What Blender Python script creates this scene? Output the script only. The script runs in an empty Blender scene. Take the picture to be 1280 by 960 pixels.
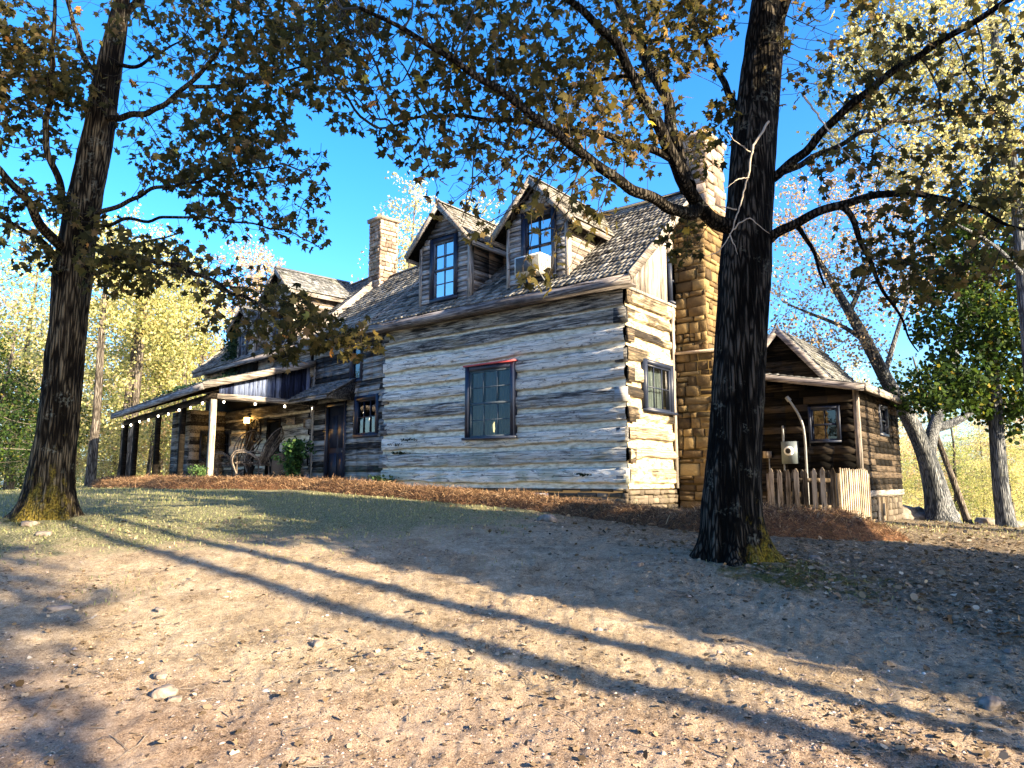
import bpy, math, random
import numpy as np
from mathutils import Matrix, Vector
random.seed(7); RNG = np.random.default_rng(11)
SC = bpy.context.scene; COL = SC.collection
EYE = 1.5
PITCH = math.atan(120/900)
# ---------------------------------------------------------------- frames
def frame(x, y, z, ang): return Matrix.Translation((x, y, z)) @ Matrix.Rotation(ang, 4, 'Z')
I4 = Matrix.Identity(4)
F1 = frame(2.35, 14.7, EYE, math.atan2(-.623, .782))     # log wing: x along the long wall, y into the house, z from eye level
F2 = frame(-8.7, 20.9, EYE, math.atan2(-.724, .69))      # older cabin with the porch
W = {}
def ray(px, py):
    dx = (px-640)/900; dy = -(py-480)/900
    return np.array([dx, math.cos(PITCH)-math.sin(PITCH)*dy, math.sin(PITCH)+math.cos(PITCH)*dy])
def at(px, py, Y):
    r = ray(px, py); return r*(Y/r[1]) + np.array([0, 0, EYE])
# ---------------------------------------------------------------- noise
def _h(ix, iy, iz):
    n = (ix.astype(np.int64)*73856093) ^ (iy.astype(np.int64)*19349663) ^ (iz.astype(np.int64)*83492791)
    n = (n ^ (n >> 13)) * 1274126177 & 0x7fffffff
    n = ((n ^ (n >> 15)) * 668265263) & 0x7fffffff
    return ((n >> 7) & 0xffff)/65535.0
def vnoise(x, y, z=0.0):
    x, y, z = np.broadcast_arrays(np.asarray(x, float), np.asarray(y, float), np.asarray(z, float))
    ix, iy, iz = np.floor(x), np.floor(y), np.floor(z)
    fx, fy, fz = x-ix, y-iy, z-iz
    fx, fy, fz = fx*fx*(3-2*fx), fy*fy*(3-2*fy), fz*fz*(3-2*fz)
    r = 0
    for a in (0, 1):
        for b in (0, 1):
            for c in (0, 1):
                w = (fx if a else 1-fx)*(fy if b else 1-fy)*(fz if c else 1-fz)
                r = r + w*_h(ix+a, iy+b, iz+c)
    return r*2-1
def fbm(x, y, z=0.0, o=4):
    r = 0; a = .5; f = 1
    for k in range(o):
        r = r + a*vnoise(np.asarray(x)*f+17*k, np.asarray(y)*f+5*k, np.asarray(z)*f); a *= .5; f *= 2.03
    return r
# ---------------------------------------------------------------- mesh buffer
BOXF = np.array([[0,3,2,1],[4,5,6,7],[0,1,5,4],[1,2,6,5],[2,3,7,6],[3,0,4,7]])
class MB:
    def __init__(s): s.V = []; s.F = []; s.n = 0; s.T = []; s.X = {}
    def add(s, V, F, tone=.5):
        V = np.asarray(V, float).reshape(-1, 3); F = np.asarray(F, int)
        s.V.append(V); s.F.append(F+s.n); s.n += len(V)
        s.T.append(np.broadcast_to(np.asarray(tone, float), (len(F),)).copy()); return s
    def hexa(s, P, tone=None, jit=0):     # 8 corners: bottom ring 0-3, top ring 4-7
        P = np.array(P, float)
        if jit: P = P + RNG.uniform(-jit, jit, P.shape)
        return s.add(P, BOXF, RNG.random() if tone is None else tone)
    def box(s, x0, x1, y0, y1, z0, z1, tone=None, jit=0):
        return s.hexa([(x0,y0,z0),(x1,y0,z0),(x1,y1,z0),(x0,y1,z0),(x0,y0,z1),(x1,y0,z1),(x1,y1,z1),(x0,y1,z1)], tone, jit)
    def beam(s, a, b, w, h, tone=None, up=(0,0,1), seg=1, jit=0):   # rectangular bar from a to b
        a = np.array(a, float); b = np.array(b, float); d = b-a; L = np.linalg.norm(d); d /= L
        u = np.array(up, float); r = np.cross(d, u); r /= np.linalg.norm(r); u = np.cross(r, d)
        R = []
        for k in range(seg+1):
            c = a+(b-a)*k/seg; j = RNG.uniform(-jit, jit, (4, 3)) if jit else 0
            R.append(np.array([c-r*w/2-u*h/2, c+r*w/2-u*h/2, c+r*w/2+u*h/2, c-r*w/2+u*h/2])+j)
        V = np.concatenate(R); F = []
        for k in range(seg):
            o = 4*k
            for q in range(4): F.append([o+q, o+(q+1) % 4, o+4+(q+1) % 4, o+4+q])
        F.append([3, 2, 1, 0]); e = 4*seg; F.append([e, e+1, e+2, e+3])
        return s.add(V, F, RNG.random() if tone is None else tone)
    def tube(s, P, R, sides=6, tone=.5, cap=True):
        P = np.asarray(P, float); R = np.broadcast_to(np.asarray(R, float), (len(P),))
        T = np.gradient(P, axis=0); T /= np.linalg.norm(T, axis=1)[:, None]+1e-9
        ref = np.array([0, 0, 1.]) if abs(T[0][2]) < .9 else np.array([1., 0, 0])
        N = np.cross(T[0], ref); N /= np.linalg.norm(N); out = []
        ang = np.arange(sides)*2*math.pi/sides
        for k in range(len(P)):
            N = N-T[k]*(N@T[k]); N /= np.linalg.norm(N)+1e-9; B = np.cross(T[k], N)
            out.append(P[k]+R[k]*(np.cos(ang)[:, None]*N+np.sin(ang)[:, None]*B))
        V = np.concatenate(out); i = np.arange(sides); j = (i+1) % sides
        F = np.concatenate([np.stack([k*sides+i, k*sides+j, (k+1)*sides+j, (k+1)*sides+i], 1) for k in range(len(P)-1)])
        s.add(V, F, tone)
        if cap and sides == 4: s.add(out[-1], [[0, 1, 2, 3]], tone)
        elif cap: s.add(np.vstack([out[-1], P[-1]+T[-1]*R[-1]*.3]), [[a, b, sides] for a, b in zip(i, j)], tone)
        return s
    def build_each(s, name, mat, parent, M=I4, attrs=None):
        off = 0
        for k in range(len(s.V)):
            q = MB(); q.V = [s.V[k]]; q.F = [s.F[k]-off]; q.T = [s.T[k]]; q.n = len(s.V[k]); off += len(s.V[k])
            q.build(name, mat, parent, M, False, {a: np.full(q.n, v) for a, v in (attrs or {}).items()})
    def quad(s, a, b, c, d, tone=.5): return s.add([a, b, c, d], [[0, 1, 2, 3]], tone)
    def build(s, name, mat, parent=None, M=I4, smooth=False, attrs=None):
        me = bpy.data.meshes.new(name)
        V = np.concatenate(s.V); nl = sum(f.size for f in s.F)
        me.vertices.add(len(V)); me.vertices.foreach_set('co', V.astype(np.float32).ravel())
        me.loops.add(nl); me.loops.foreach_set('vertex_index', np.concatenate([f.ravel() for f in s.F]).astype(np.int32))
        tot = np.concatenate([np.full(len(f), f.shape[1]) for f in s.F]).astype(np.int32)
        st = np.concatenate([[0], np.cumsum(tot)[:-1]]).astype(np.int32)
        me.polygons.add(len(tot)); me.polygons.foreach_set('loop_start', st); me.polygons.foreach_set('loop_total', tot)
        if smooth: me.polygons.foreach_set('use_smooth', np.ones(len(tot), bool))
        a = me.attributes.new('tone', 'FLOAT', 'FACE'); a.data.foreach_set('value', np.concatenate(s.T).astype(np.float32))
        for k, v in (attrs or {}).items():
            a = me.attributes.new(k, 'FLOAT', 'POINT'); a.data.foreach_set('value', np.asarray(v, np.float32))
        me.update(calc_edges=True)
        if mat: me.materials.append(mat)
        o = bpy.data.objects.new(name, me); COL.objects.link(o); place(o, parent, M); return o
def place(o, parent, M):
    W[o.name] = M
    if parent is not None:
        o.parent = parent; o.matrix_parent_inverse = W[parent.name].inverted()
    o.matrix_basis = M
def thing(name, label, cat, M=I4, group=None):
    o = bpy.data.objects.new(name, None); COL.objects.link(o); o.empty_display_size = .2
    place(o, None, M); return tag(o, label, cat, group)
def tag(o, label, cat, group=None):
    o['label'] = label; o['category'] = cat
    if group: o['group'] = group
    return o
def setting(o, kind='structure', label=None, cat=None):
    o['kind'] = kind
    if label: o['label'] = label
    if cat: o['category'] = cat
    return o
# ---------------------------------------------------------------- materials
class N:
    def __init__(s, name):
        s.m = bpy.data.materials.new(name); s.m.use_nodes = True; s.t = s.m.node_tree; s.t.nodes.clear()
        s.out = s.t.nodes.new('ShaderNodeOutputMaterial'); s.co = s.t.nodes.new('ShaderNodeTexCoord')
    def n(s, ty, ins=None, **kw):
        d = s.t.nodes.new('ShaderNode'+ty)
        for k, v in kw.items(): setattr(d, k, v)
        for k, v in (ins or {}).items(): s.set(d, k, v)
        return d
    def set(s, d, k, v):
        i = d.inputs[k]
        if hasattr(v, 'is_output') or isinstance(v, bpy.types.NodeSocket): s.t.links.new(v, i)
        elif isinstance(v, (tuple, list)) and i.type == 'RGBA' and len(v) == 3: i.default_value = (*v, 1)
        else: i.default_value = v
    def map(s, scale=(1, 1, 1), loc=(0, 0, 0), src='Object'):
        return s.n('Mapping', {'Vector': s.co.outputs[src], 'Scale': scale, 'Location': loc}).outputs[0]
    def noise(s, vec, scale=1, detail=4, rough=.55, dist=0.0):
        return s.n('TexNoise', {'Vector': vec, 'Scale': scale, 'Detail': detail, 'Roughness': rough, 'Distortion': dist}).outputs[0]
    def ramp(s, fac, stops):
        d = s.n('ValToRGB', {'Fac': fac}); e = d.color_ramp.elements
        while len(e) > 1: e.remove(e[-1])
        e[0].position = stops[0][0]; e[0].color = (*stops[0][1], 1)
        for p, c in stops[1:]:
            q = e.new(p); q.color = (*c, 1)
        return d.outputs[0]
    def step(s, fac, lo, hi, a=0.0, b=1.0):
        return s.n('MapRange', {0: fac, 1: lo, 2: hi, 3: a, 4: b}, clamp=True, interpolation_type='SMOOTHSTEP').outputs[0]
    def mix(s, f, a, b, mode='MIX'):
        d = s.n('Mix', data_type='RGBA', blend_type=mode); s.set(d, 0, f); s.set(d, 6, a); s.set(d, 7, b); return d.outputs[2]
    def math(s, op, a, b=0.0, c=0.0): return s.n('Math', {0: a, 1: b, 2: c}, operation=op).outputs[0]
    def attr(s, name): return s.n('Attribute', attribute_name=name).outputs['Fac']
    def bump(s, h, strength=.5, dist=.02, nrm=None):
        d = s.n('Bump', {'Height': h, 'Strength': strength, 'Distance': dist})
        if nrm is not None: s.set(d, 'Normal', nrm)
        return d.outputs[0]
    def done(s, color, rough=.85, normal=None, spec=.25, **kw):
        p = s.n('BsdfPrincipled', {'Base Color': color, 'Roughness': rough, 'Specular IOR Level': spec})
        for k, v in kw.items(): s.set(p, k.replace('_', ' '), v)
        if normal is not None: s.set(p, 'Normal', normal)
        s.t.links.new(p.outputs[0], s.out.inputs[0]); return s.m
    def surf(s, sh): s.t.links.new(sh, s.out.inputs[0]); return s.m

def wood(name, dark, mid, light, axis='x', toneamt=.5, green=0.0, bump=.5, sc=1.0):
    m = N(name); g = {'x': (1.0, 16, 16), 'y': (16, 1.0, 16), 'z': (16, 16, 1.0)}[axis]; g = tuple(q*sc for q in g)
    tone = m.attr('tone')
    off = m.n('VectorMath', {0: m.co.outputs['Object'], 1: m.n('CombineXYZ', {0: m.math('MULTIPLY', tone, 37.0), 1: m.math('MULTIPLY', tone, 11.0), 2: m.math('MULTIPLY', tone, 23.0)}).outputs[0]}, operation='ADD').outputs[0]
    v = m.n('Mapping', {'Vector': off, 'Scale': g}).outputs[0]
    n1 = m.noise(v, 1.5, 6, .65, .4)
    n2 = m.noise(m.map((1, 1, 1)), 1.3, 4, .6)
    f = m.math('ADD', m.math('MULTIPLY', n1, .75), m.math('MULTIPLY', n2, .35))
    f = m.math('ADD', f, m.math('MULTIPLY', m.math('SUBTRACT', tone, .5), toneamt*.45))
    c = m.ramp(f, [(.42, dark), (.535, mid), (.66, light)])
    if green:
        z = m.n('SeparateXYZ', {0: m.co.outputs['Object']}).outputs[2]
        gz = m.math('MULTIPLY', m.step(z, .9, -.5), m.step(m.noise(m.map(), 2.2, 4), .35, .65))
        c = m.mix(m.math('MULTIPLY', gz, green), c, (.10, .15, .08))
    crack = m.noise(m.n('Mapping', {'Vector': off, 'Scale': tuple(q*(2.2 if q > 1 else .7) for q in g)}).outputs[0], 2.0, 3, .5, .2)
    ck = m.step(crack, .36, .42)
    c = m.mix(m.math('SUBTRACT', 1.0, ck), c, tuple(q*.35 for q in dark))
    return m.done(c, .92, m.bump(m.math('ADD', n1, m.math('MULTIPLY', ck, .6)), bump, .012), .08)
M_ = {}
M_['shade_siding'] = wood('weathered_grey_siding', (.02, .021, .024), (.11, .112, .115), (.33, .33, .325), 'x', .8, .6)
M_['dark_siding'] = wood('dark_brown_siding', (.003, .0028, .0025), (.010, .0085, .007), (.04, .032, .025), 'x', .8)
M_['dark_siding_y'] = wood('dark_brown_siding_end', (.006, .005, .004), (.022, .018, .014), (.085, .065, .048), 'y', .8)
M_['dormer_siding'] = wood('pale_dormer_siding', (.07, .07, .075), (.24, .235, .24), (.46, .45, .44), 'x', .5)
M_['dormer_side'] = wood('dormer_cheek_siding', (.05, .043, .038), (.17, .14, .12), (.36, .30, .25), 'y', .6)
M_['trim_x'] = wood('grey_trim_board', (.06, .055, .055), (.19, .17, .165), (.36, .33, .31), 'x', .4)
M_['trim_y'] = wood('grey_trim_board_crosswise', (.045, .04, .036), (.16, .14, .125), (.34, .31, .275), 'y', .4)
M_['trim_z'] = wood('grey_upright_board', (.06, .055, .05), (.22, .19, .17), (.42, .38, .34), 'z', .5, .3)
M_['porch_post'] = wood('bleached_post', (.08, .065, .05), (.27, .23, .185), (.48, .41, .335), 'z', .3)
M_['blue_board'] = wood('blue_stained_boards', (.008, .012, .03), (.03, .045, .10), (.13, .17, .28), 'z', .8)
M_['picket'] = wood('weathered_picket', (.04, .03, .02), (.15, .115, .08), (.36, .30, .23), 'z', .7)
M_['deck'] = wood('deck_boards', (.06, .055, .05), (.17, .16, .15), (.30, .28, .26), 'x', .5)
M_['dark_room'] = N('dark_interior').done((.006, .006, .007), .9)

def m_logs(name, warm, dist=1.0):
    m = N(name); ch = m.attr('chink'); tn = m.attr('logtone')
    off = m.n('VectorMath', {0: m.co.outputs['Object'], 1: m.n('CombineXYZ', {0: m.math('MULTIPLY', tn, 53.0), 1: 0.0, 2: m.math('MULTIPLY', tn, 19.0)}).outputs[0]}, operation='ADD').outputs[0]
    def mp(sc): return m.n('Mapping', {'Vector': off, 'Scale': sc}).outputs[0]
    g = (1.6, 1.6, 26)
    n1 = m.noise(mp(g), 1.2, 7, .68, .5); n2 = m.noise(mp((.55, .55, 5)), 1.6, 5, .62, .8)
    n3 = m.noise(m.map((1, 1, 1.5)), .9, 4, .6)
    f = m.math('ADD', m.math('MULTIPLY', n1, .55), m.math('MULTIPLY', n2, .5))
    f = m.math('ADD', f, m.math('MULTIPLY', m.math('SUBTRACT', tn, .50), .32))
    if warm: col = m.ramp(f, [(.40, (.025, .02, .015)), (.485, (.12, .09, .062)), (.56, (.27, .215, .145)), (.68, (.42, .35, .25))])
    else: col = m.ramp(f, [(.38, (.018, .019, .022)), (.44, (.13, .128, .12)), (.51, (.40, .388, .355)), (.64, (.76, .73, .655))])
    # knots and long checks
    ck = m.noise(mp((.7, .7, 42)), 1.5, 3, .5, .35); ckf = m.step(ck, .37, .42)
    col = m.mix(m.math('MULTIPLY', m.math('SUBTRACT', 1.0, ckf), .8), col, (.02, .02, .022))
    # yellowish weather stain and green algae low down
    col = m.mix(m.math('MULTIPLY', m.math('SUBTRACT', 1.0, m.step(m.noise(mp((2.2, 2.2, 9)), 2.6, 5, .7, .6), .36, .44)), .75), col, (.03, .03, .033))
    col = m.mix(m.math('MULTIPLY', m.step(n3, .5, .72), .35), col, (.36, .30, .18), 'MIX')
    z = m.n('SeparateXYZ', {0: m.co.outputs['Object']}).outputs[2]
    gz = m.math('MULTIPLY', m.step(z, 1.4, -.2), m.step(m.noise(m.map((1, 1, 2)), 1.4, 4), .42, .62))
    if not warm: col = m.mix(m.math('MULTIPLY', gz, .65), col, (.20, .26, .19))
    cn = m.noise(m.map((2.5, 2.5, 9)), 2, 5, .6)
    cc = m.ramp(cn, [(.35, (.36, .32, .23)), (.5, (.64, .59, .46)), (.68, (.82, .77, .64))]) if not warm else m.ramp(cn, [(.38, (.18, .13, .08)), (.5, (.38, .31, .205)), (.66, (.56, .48, .34))])
    col = m.mix(ch, col, cc)
    h = m.math('MULTIPLY', m.math('ADD', m.math('MULTIPLY', n1, 1.0), m.math('MULTIPLY', ckf, .7)), m.math('SUBTRACT', 1.15, ch))
    return m.done(col, .9, m.bump(h, 1.0, .035))
M_['logs'] = m_logs('hewn_logs_and_chinking', False)
M_['logs_end'] = m_logs('hewn_logs_gable_side', True)

def m_shake(name, cols, moss=.3):
    m = N(name); t = m.attr('tone')
    n1 = m.noise(m.map((22, 2.5, 2.5)), 1.5, 4, .6); n2 = m.noise(m.map(), .9, 4, .6)
    f = m.math('ADD', m.math('MULTIPLY', t, .6), m.math('ADD', m.math('MULTIPLY', n1, .45), m.math('MULTIPLY', n2, .1)))
    c = m.ramp(f, [(.3, cols[0]), (.55, cols[1]), (.85, cols[2])])
    c = m.mix(m.math('MULTIPLY', m.step(n2, .52, .66), moss), c, (.12, .125, .07))
    return m.done(c, .9, m.bump(n1, .5, .012))
M_['shake'] = m_shake('weathered_cedar_shakes', [(.025, .024, .022), (.12, .115, .105), (.30, .29, .265)], .15)
M_['shake_dark'] = m_shake('old_grey_shakes', [(.02, .022, .024), (.085, .09, .094), (.21, .215, .22)], .25)

def m_stone(name, c0, c1, c2):
    m = N(name); t = m.attr('tone'); n1 = m.noise(m.map(), 9, 6, .65); n2 = m.noise(m.map(), 2.2, 4)
    f = m.math('ADD', m.math('MULTIPLY', t, .62), m.math('MULTIPLY', n1, .42))
    c = m.ramp(f, [(.15, c0), (.5, c1), (.9, c2)])
    c = m.mix(m.math('MULTIPLY', m.step(n2, .55, .7), .4), c, (.10, .10, .05))
    return m.done(c, .92, m.bump(m.math('ADD', n1, m.noise(m.map(), 30, 3)), .6, .02))
M_['stone'] = m_stone('golden_fieldstone', (.032, .021, .012), (.12, .078, .036), (.31, .22, .10))
M_['stone_grey'] = m_stone('foundation_stone', (.022, .018, .014), (.08, .066, .05), (.18, .15, .115))
M_['stone_pale'] = m_stone('chimney_stack_stone', (.05, .035, .028), (.22, .165, .13), (.46, .38, .31))
M_['mortar'] = N('mortar').done((.045, .032, .018), .95)
M_['mortar_yellow'] = N('mortar_yellow').done((.07, .045, .015), .95)

M_['frame'] = (lambda m: m.done(m.mix(m.noise(m.map(), 12, 4), (.006, .010, .022), (.018, .028, .055)), .45, m.bump(m.noise(m.map(), 40), .15, .004), .4))(N('navy_painted_frame'))
M_['sash'] = N('dark_grey_sash').done((.035, .045, .06), .5)
M_['sash_blue'] = N('slate_blue_sash').done((.10, .13, .17), .55)
M_['red'] = (lambda m: m.done(m.mix(m.noise(m.map(), 14, 4), (.45, .04, .05), (.62, .16, .17)), .55))(N('faded_red_drip_cap'))
def m_glass(name, tint, a):
    m = N(name); tr = m.n('BsdfTransparent', {'Color': (*tint, 1)}).outputs[0]
    wv = m.bump(m.noise(m.map(), 1.6, 2), .12, .05)
    gl = m.n('BsdfGlossy', {'Color': (1, 1, 1, 1), 'Roughness': .02, 'Normal': wv}).outputs[0]
    fr = m.n('Fresnel', {'IOR': 1.5, 'Normal': wv}).outputs[0]
    f = m.math('MINIMUM', m.math('ADD', m.math('MULTIPLY', fr, 1.0), a), .95)
    return m.surf(m.n('MixShader', {0: f, 1: tr, 2: gl}).outputs[0])
M_['glass'] = m_glass('window_glass', (.45, .55, .6), .03)
M_['glass_sky'] = m_glass('dormer_window_glass', (.3, .35, .4), .50)
M_['screen'] = (lambda m: m.surf(m.n('MixShader', {0: .45, 1: m.n('BsdfTransparent').outputs[0], 2: m.n('BsdfPrincipled', {'Base Color': (.02, .06, .07, 1), 'Roughness': .6}).outputs[0]}).outputs[0]))(N('insect_screen'))
M_['curtain'] = (lambda m: m.done(m.ramp(m.noise(m.map((14, 14, .6)), 1.5, 3), [(.3, (.03, .09, .11)), (.7, (.13, .26, .29))]), .9))(N('teal_net_curtain'))
M_['curtain_pale'] = (lambda m: m.done(m.ramp(m.noise(m.map((16, 16, .8)), 1.4, 3), [(.3, (.10, .095, .085)), (.7, (.42, .38, .31))]), .9))(N('pale_curtain'))
M_['white_plastic'] = (lambda m: m.done(m.mix(m.noise(m.map(), 6, 4), (.55, .53, .47), (.74, .73, .69)), .5))(N('yellowed_white_plastic'))
M_['grille'] = N('grey_grille').done((.12, .13, .14), .5)
M_['meter'] = (lambda m: m.done(m.mix(m.noise(m.map(), 8, 4), (.09, .115, .13), (.16, .195, .21)), .5, None, .4, Metallic=.3))(N('grey_meter_metal'))
M_['conduit'] = N('galvanised_conduit').done((.17, .18, .19), .45, None, .5, Metallic=.4)
M_['black_metal'] = N('black_iron').done((.012, .011, .010), .55)
M_['twig_wood'] = wood('bent_twig_wood', (.03, .024, .02), (.11, .088, .072), (.24, .20, .165), 'z', .6)
M_['wicker'] = (lambda m: m.done(m.mix(m.noise(m.map((6, 6, 30)), 3, 4), (.05, .035, .025), (.17, .12, .085)), .85))(N('brown_basket'))
def m_emit(name, c, s):
    m = N(name); return m.surf(m.n('Emission', {'Color': (*c, 1), 'Strength': s}).outputs[0])
M_['bulb'] = m_emit('lit_bulb', (1, .93, .78), 5)
M_['lantern'] = m_emit('lit_lantern_glass', (1, .62, .18), 11)
M_['candle'] = m_emit('candle_glow', (1, .75, .38), 1.2)
M_['white_paint'] = N('white_paint').done((.7, .72, .72), .6)

def m_bark(name, dark, mid, light, mosscol, moss_lo, moss_amt=1.0, sc=1.0):
    m = N(name); v = m.map((11*sc, 11*sc, 1.6*sc)); n1 = m.noise(v, 1.6, 6, .7, .6)
    vo = m.n('TexVoronoi', {'Vector': m.map((15*sc, 15*sc, 1.3*sc)), 'Scale': 1.6}, feature='DISTANCE_TO_EDGE').outputs[0]
    n2 = m.noise(m.map(), 3.1, 4, .6); rd = m.attr('ridge')
    f = m.math('ADD', m.math('MULTIPLY', n1, .6), m.math('MULTIPLY', m.step(vo, 0.0, .25), .28))
    f = m.math('ADD', f, m.math('MULTIPLY', rd, .22))
    c = m.ramp(f, [(.42, dark), (.58, mid), (.78, light)])
    lich = m.math('MULTIPLY', m.step(n2, .56, .66), m.step(m.noise(m.map(), 26, 3), .48, .6))
    c = m.mix(m.math('MULTIPLY', lich, .45), c, (.17, .18, .15))
    ms = m.attr('moss')
    mm = m.math('MULTIPLY', m.step(m.math('ADD', ms, m.math('MULTIPLY', m.math('SUBTRACT', m.noise(m.map((3, 3, 2)), 3, 5), .5), 1.5)), moss_lo, moss_lo+.3), moss_amt)
    c = m.mix(m.math('MULTIPLY', mm, .8), c, m.mix(m.step(m.noise(m.map(), 34, 4, .7), .4, .6), tuple(q*.25 for q in mosscol), mosscol))
    h = m.math('ADD', m.math('MULTIPLY', n1, 1.0), m.math('MULTIPLY', m.step(vo, 0.0, .3), .8))
    return m.done(c, .95, m.bump(h, 1.0, .035/sc), .06)
M_['bark'] = m_bark('dark_furrowed_bark', (.003, .0027, .0022), (.013, .0112, .009), (.075, .065, .053), (.23, .17, .025), .35)
M_['bark_brown'] = m_bark('brown_furrowed_bark', (.006, .0045, .003), (.034, .026, .017), (.14, .11, .07), (.20, .15, .03), .35)
M_['bark_grey'] = m_bark('grey_bark', (.03, .035, .042), (.11, .12, .13), (.22, .23, .24), (.1, .1, .05), 2)
M_['bark_far'] = m_bark('far_bark', (.035, .03, .025), (.11, .095, .08), (.24, .21, .18), (.1, .1, .05), 2)
M_['branch'] = N('dark_twig_bark').done((.030, .026, .022), .9)
M_['branch_grey'] = N('grey_twig_bark').done((.16, .14, .12), .9)
M_['dead_twig'] = N('bleached_dead_twig').done((.36, .31, .25), .9)
def m_leaf(name, stops, trans=.45, rough=.6, tmul=1.7):
    m = N(name); t = m.attr('tone'); c = m.ramp(t, stops)
    tc = m.mix(1.0, c, (tmul, tmul*.95, tmul*.7), 'MULTIPLY')
    d = m.n('BsdfPrincipled', {'Base Color': c, 'Roughness': rough, 'Specular IOR Level': .12}).outputs[0]
    tr = m.n('BsdfTranslucent', {'Color': tc}).outputs[0]
    return m.surf(m.n('MixShader', {0: trans, 1: d, 2: tr}).outputs[0])
M_['leaf_near'] = m_leaf('brown_olive_leaf', [(0, (.020, .022, .010)), (.32, (.055, .050, .018)), (.54, (.11, .09, .032)), (.70, (.125, .085, .036)), (.84, (.24, .15, .075)), (.93, (.42, .35, .065)), (1, (.46, .20, .06))], .5, .75)
M_['leaf_green'] = m_leaf('dark_green_leaf', [(0, (.010, .024, .010)), (.5, (.025, .055, .014)), (.85, (.07, .11, .02)), (1, (.20, .16, .03))], .35)
M_['leaf_gold'] = m_leaf('golden_green_leaf', [(0, (.10, .12, .04)), (.35, (.30, .31, .13)), (.7, (.54, .50, .25)), (1, (.66, .54, .32))], .45)
M_['leaf_lime'] = m_leaf('yellow_green_leaf', [(0, (.09, .12, .04)), (.4, (.24, .29, .10)), (.8, (.46, .45, .19)), (1, (.58, .50, .22))], .45)
M_['leaf_pale'] = m_leaf('pale_pinkish_leaf', [(0, (.28, .20, .13)), (.5, (.42, .32, .22)), (1, (.55, .42, .24))], .4)
M_['leaf_cream'] = m_leaf('pale_yellow_leaf', [(0, (.24, .25, .12)), (.5, (.46, .43, .24)), (1, (.64, .58, .38))], .4)
M_['leaf_shrub'] = m_leaf('shrub_leaf', [(0, (.010, .035, .014)), (.6, (.03, .09, .03)), (1, (.12, .20, .07))], .3)
M_['leaf_ivy'] = m_leaf('ivy_leaf', [(0, (.008, .022, .012)), (.7, (.02, .05, .025)), (1, (.06, .10, .04))], .25)
M_['litter'] = m_leaf('fallen_leaf', [(0, (.06, .042, .026)), (.4, (.16, .115, .075)), (.75, (.29, .22, .15)), (1, (.52, .44, .34))], .1)
M_['needle'] = m_leaf('pine_straw', [(0, (.045, .024, .014)), (.5, (.17, .098, .056)), (.85, (.36, .235, .14)), (1, (.55, .41, .26))], .1)
M_['straw_bed'] = (lambda m: m.done(m.ramp(m.noise(m.map(), 22, 5, .7), [(.35, (.03, .012, .006)), (.7, (.16, .075, .035))]), .95, m.bump(m.noise(m.map(), 40, 4), 1, .03)))(N('pine_straw_base'))
M_['grass'] = m_leaf('short_lawn_grass', [(0, (.08, .10, .045)), (.5, (.19, .21, .10)), (.8, (.33, .30, .16)), (1, (.48, .41, .25))], .3)
M_['gravel'] = (lambda m: m.done(m.ramp(m.attr('tone'), [(0, (.05, .038, .034)), (.4, (.17, .13, .11)), (.75, (.33, .26, .215)), (1, (.60, .52, .44))]), .9, m.bump(m.noise(m.map(), 60, 3), .4, .005)))(N('gravel_stone'))
M_['rock'] = (lambda m: m.done(m.ramp(m.noise(m.map(), 7, 6, .65), [(.3, (.08, .065, .055)), (.6, (.24, .20, .17)), (.8, (.38, .33, .29))]), .92, m.bump(m.noise(m.map(), 16, 6), .8, .02)))(N('grey_brown_rock'))

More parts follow.
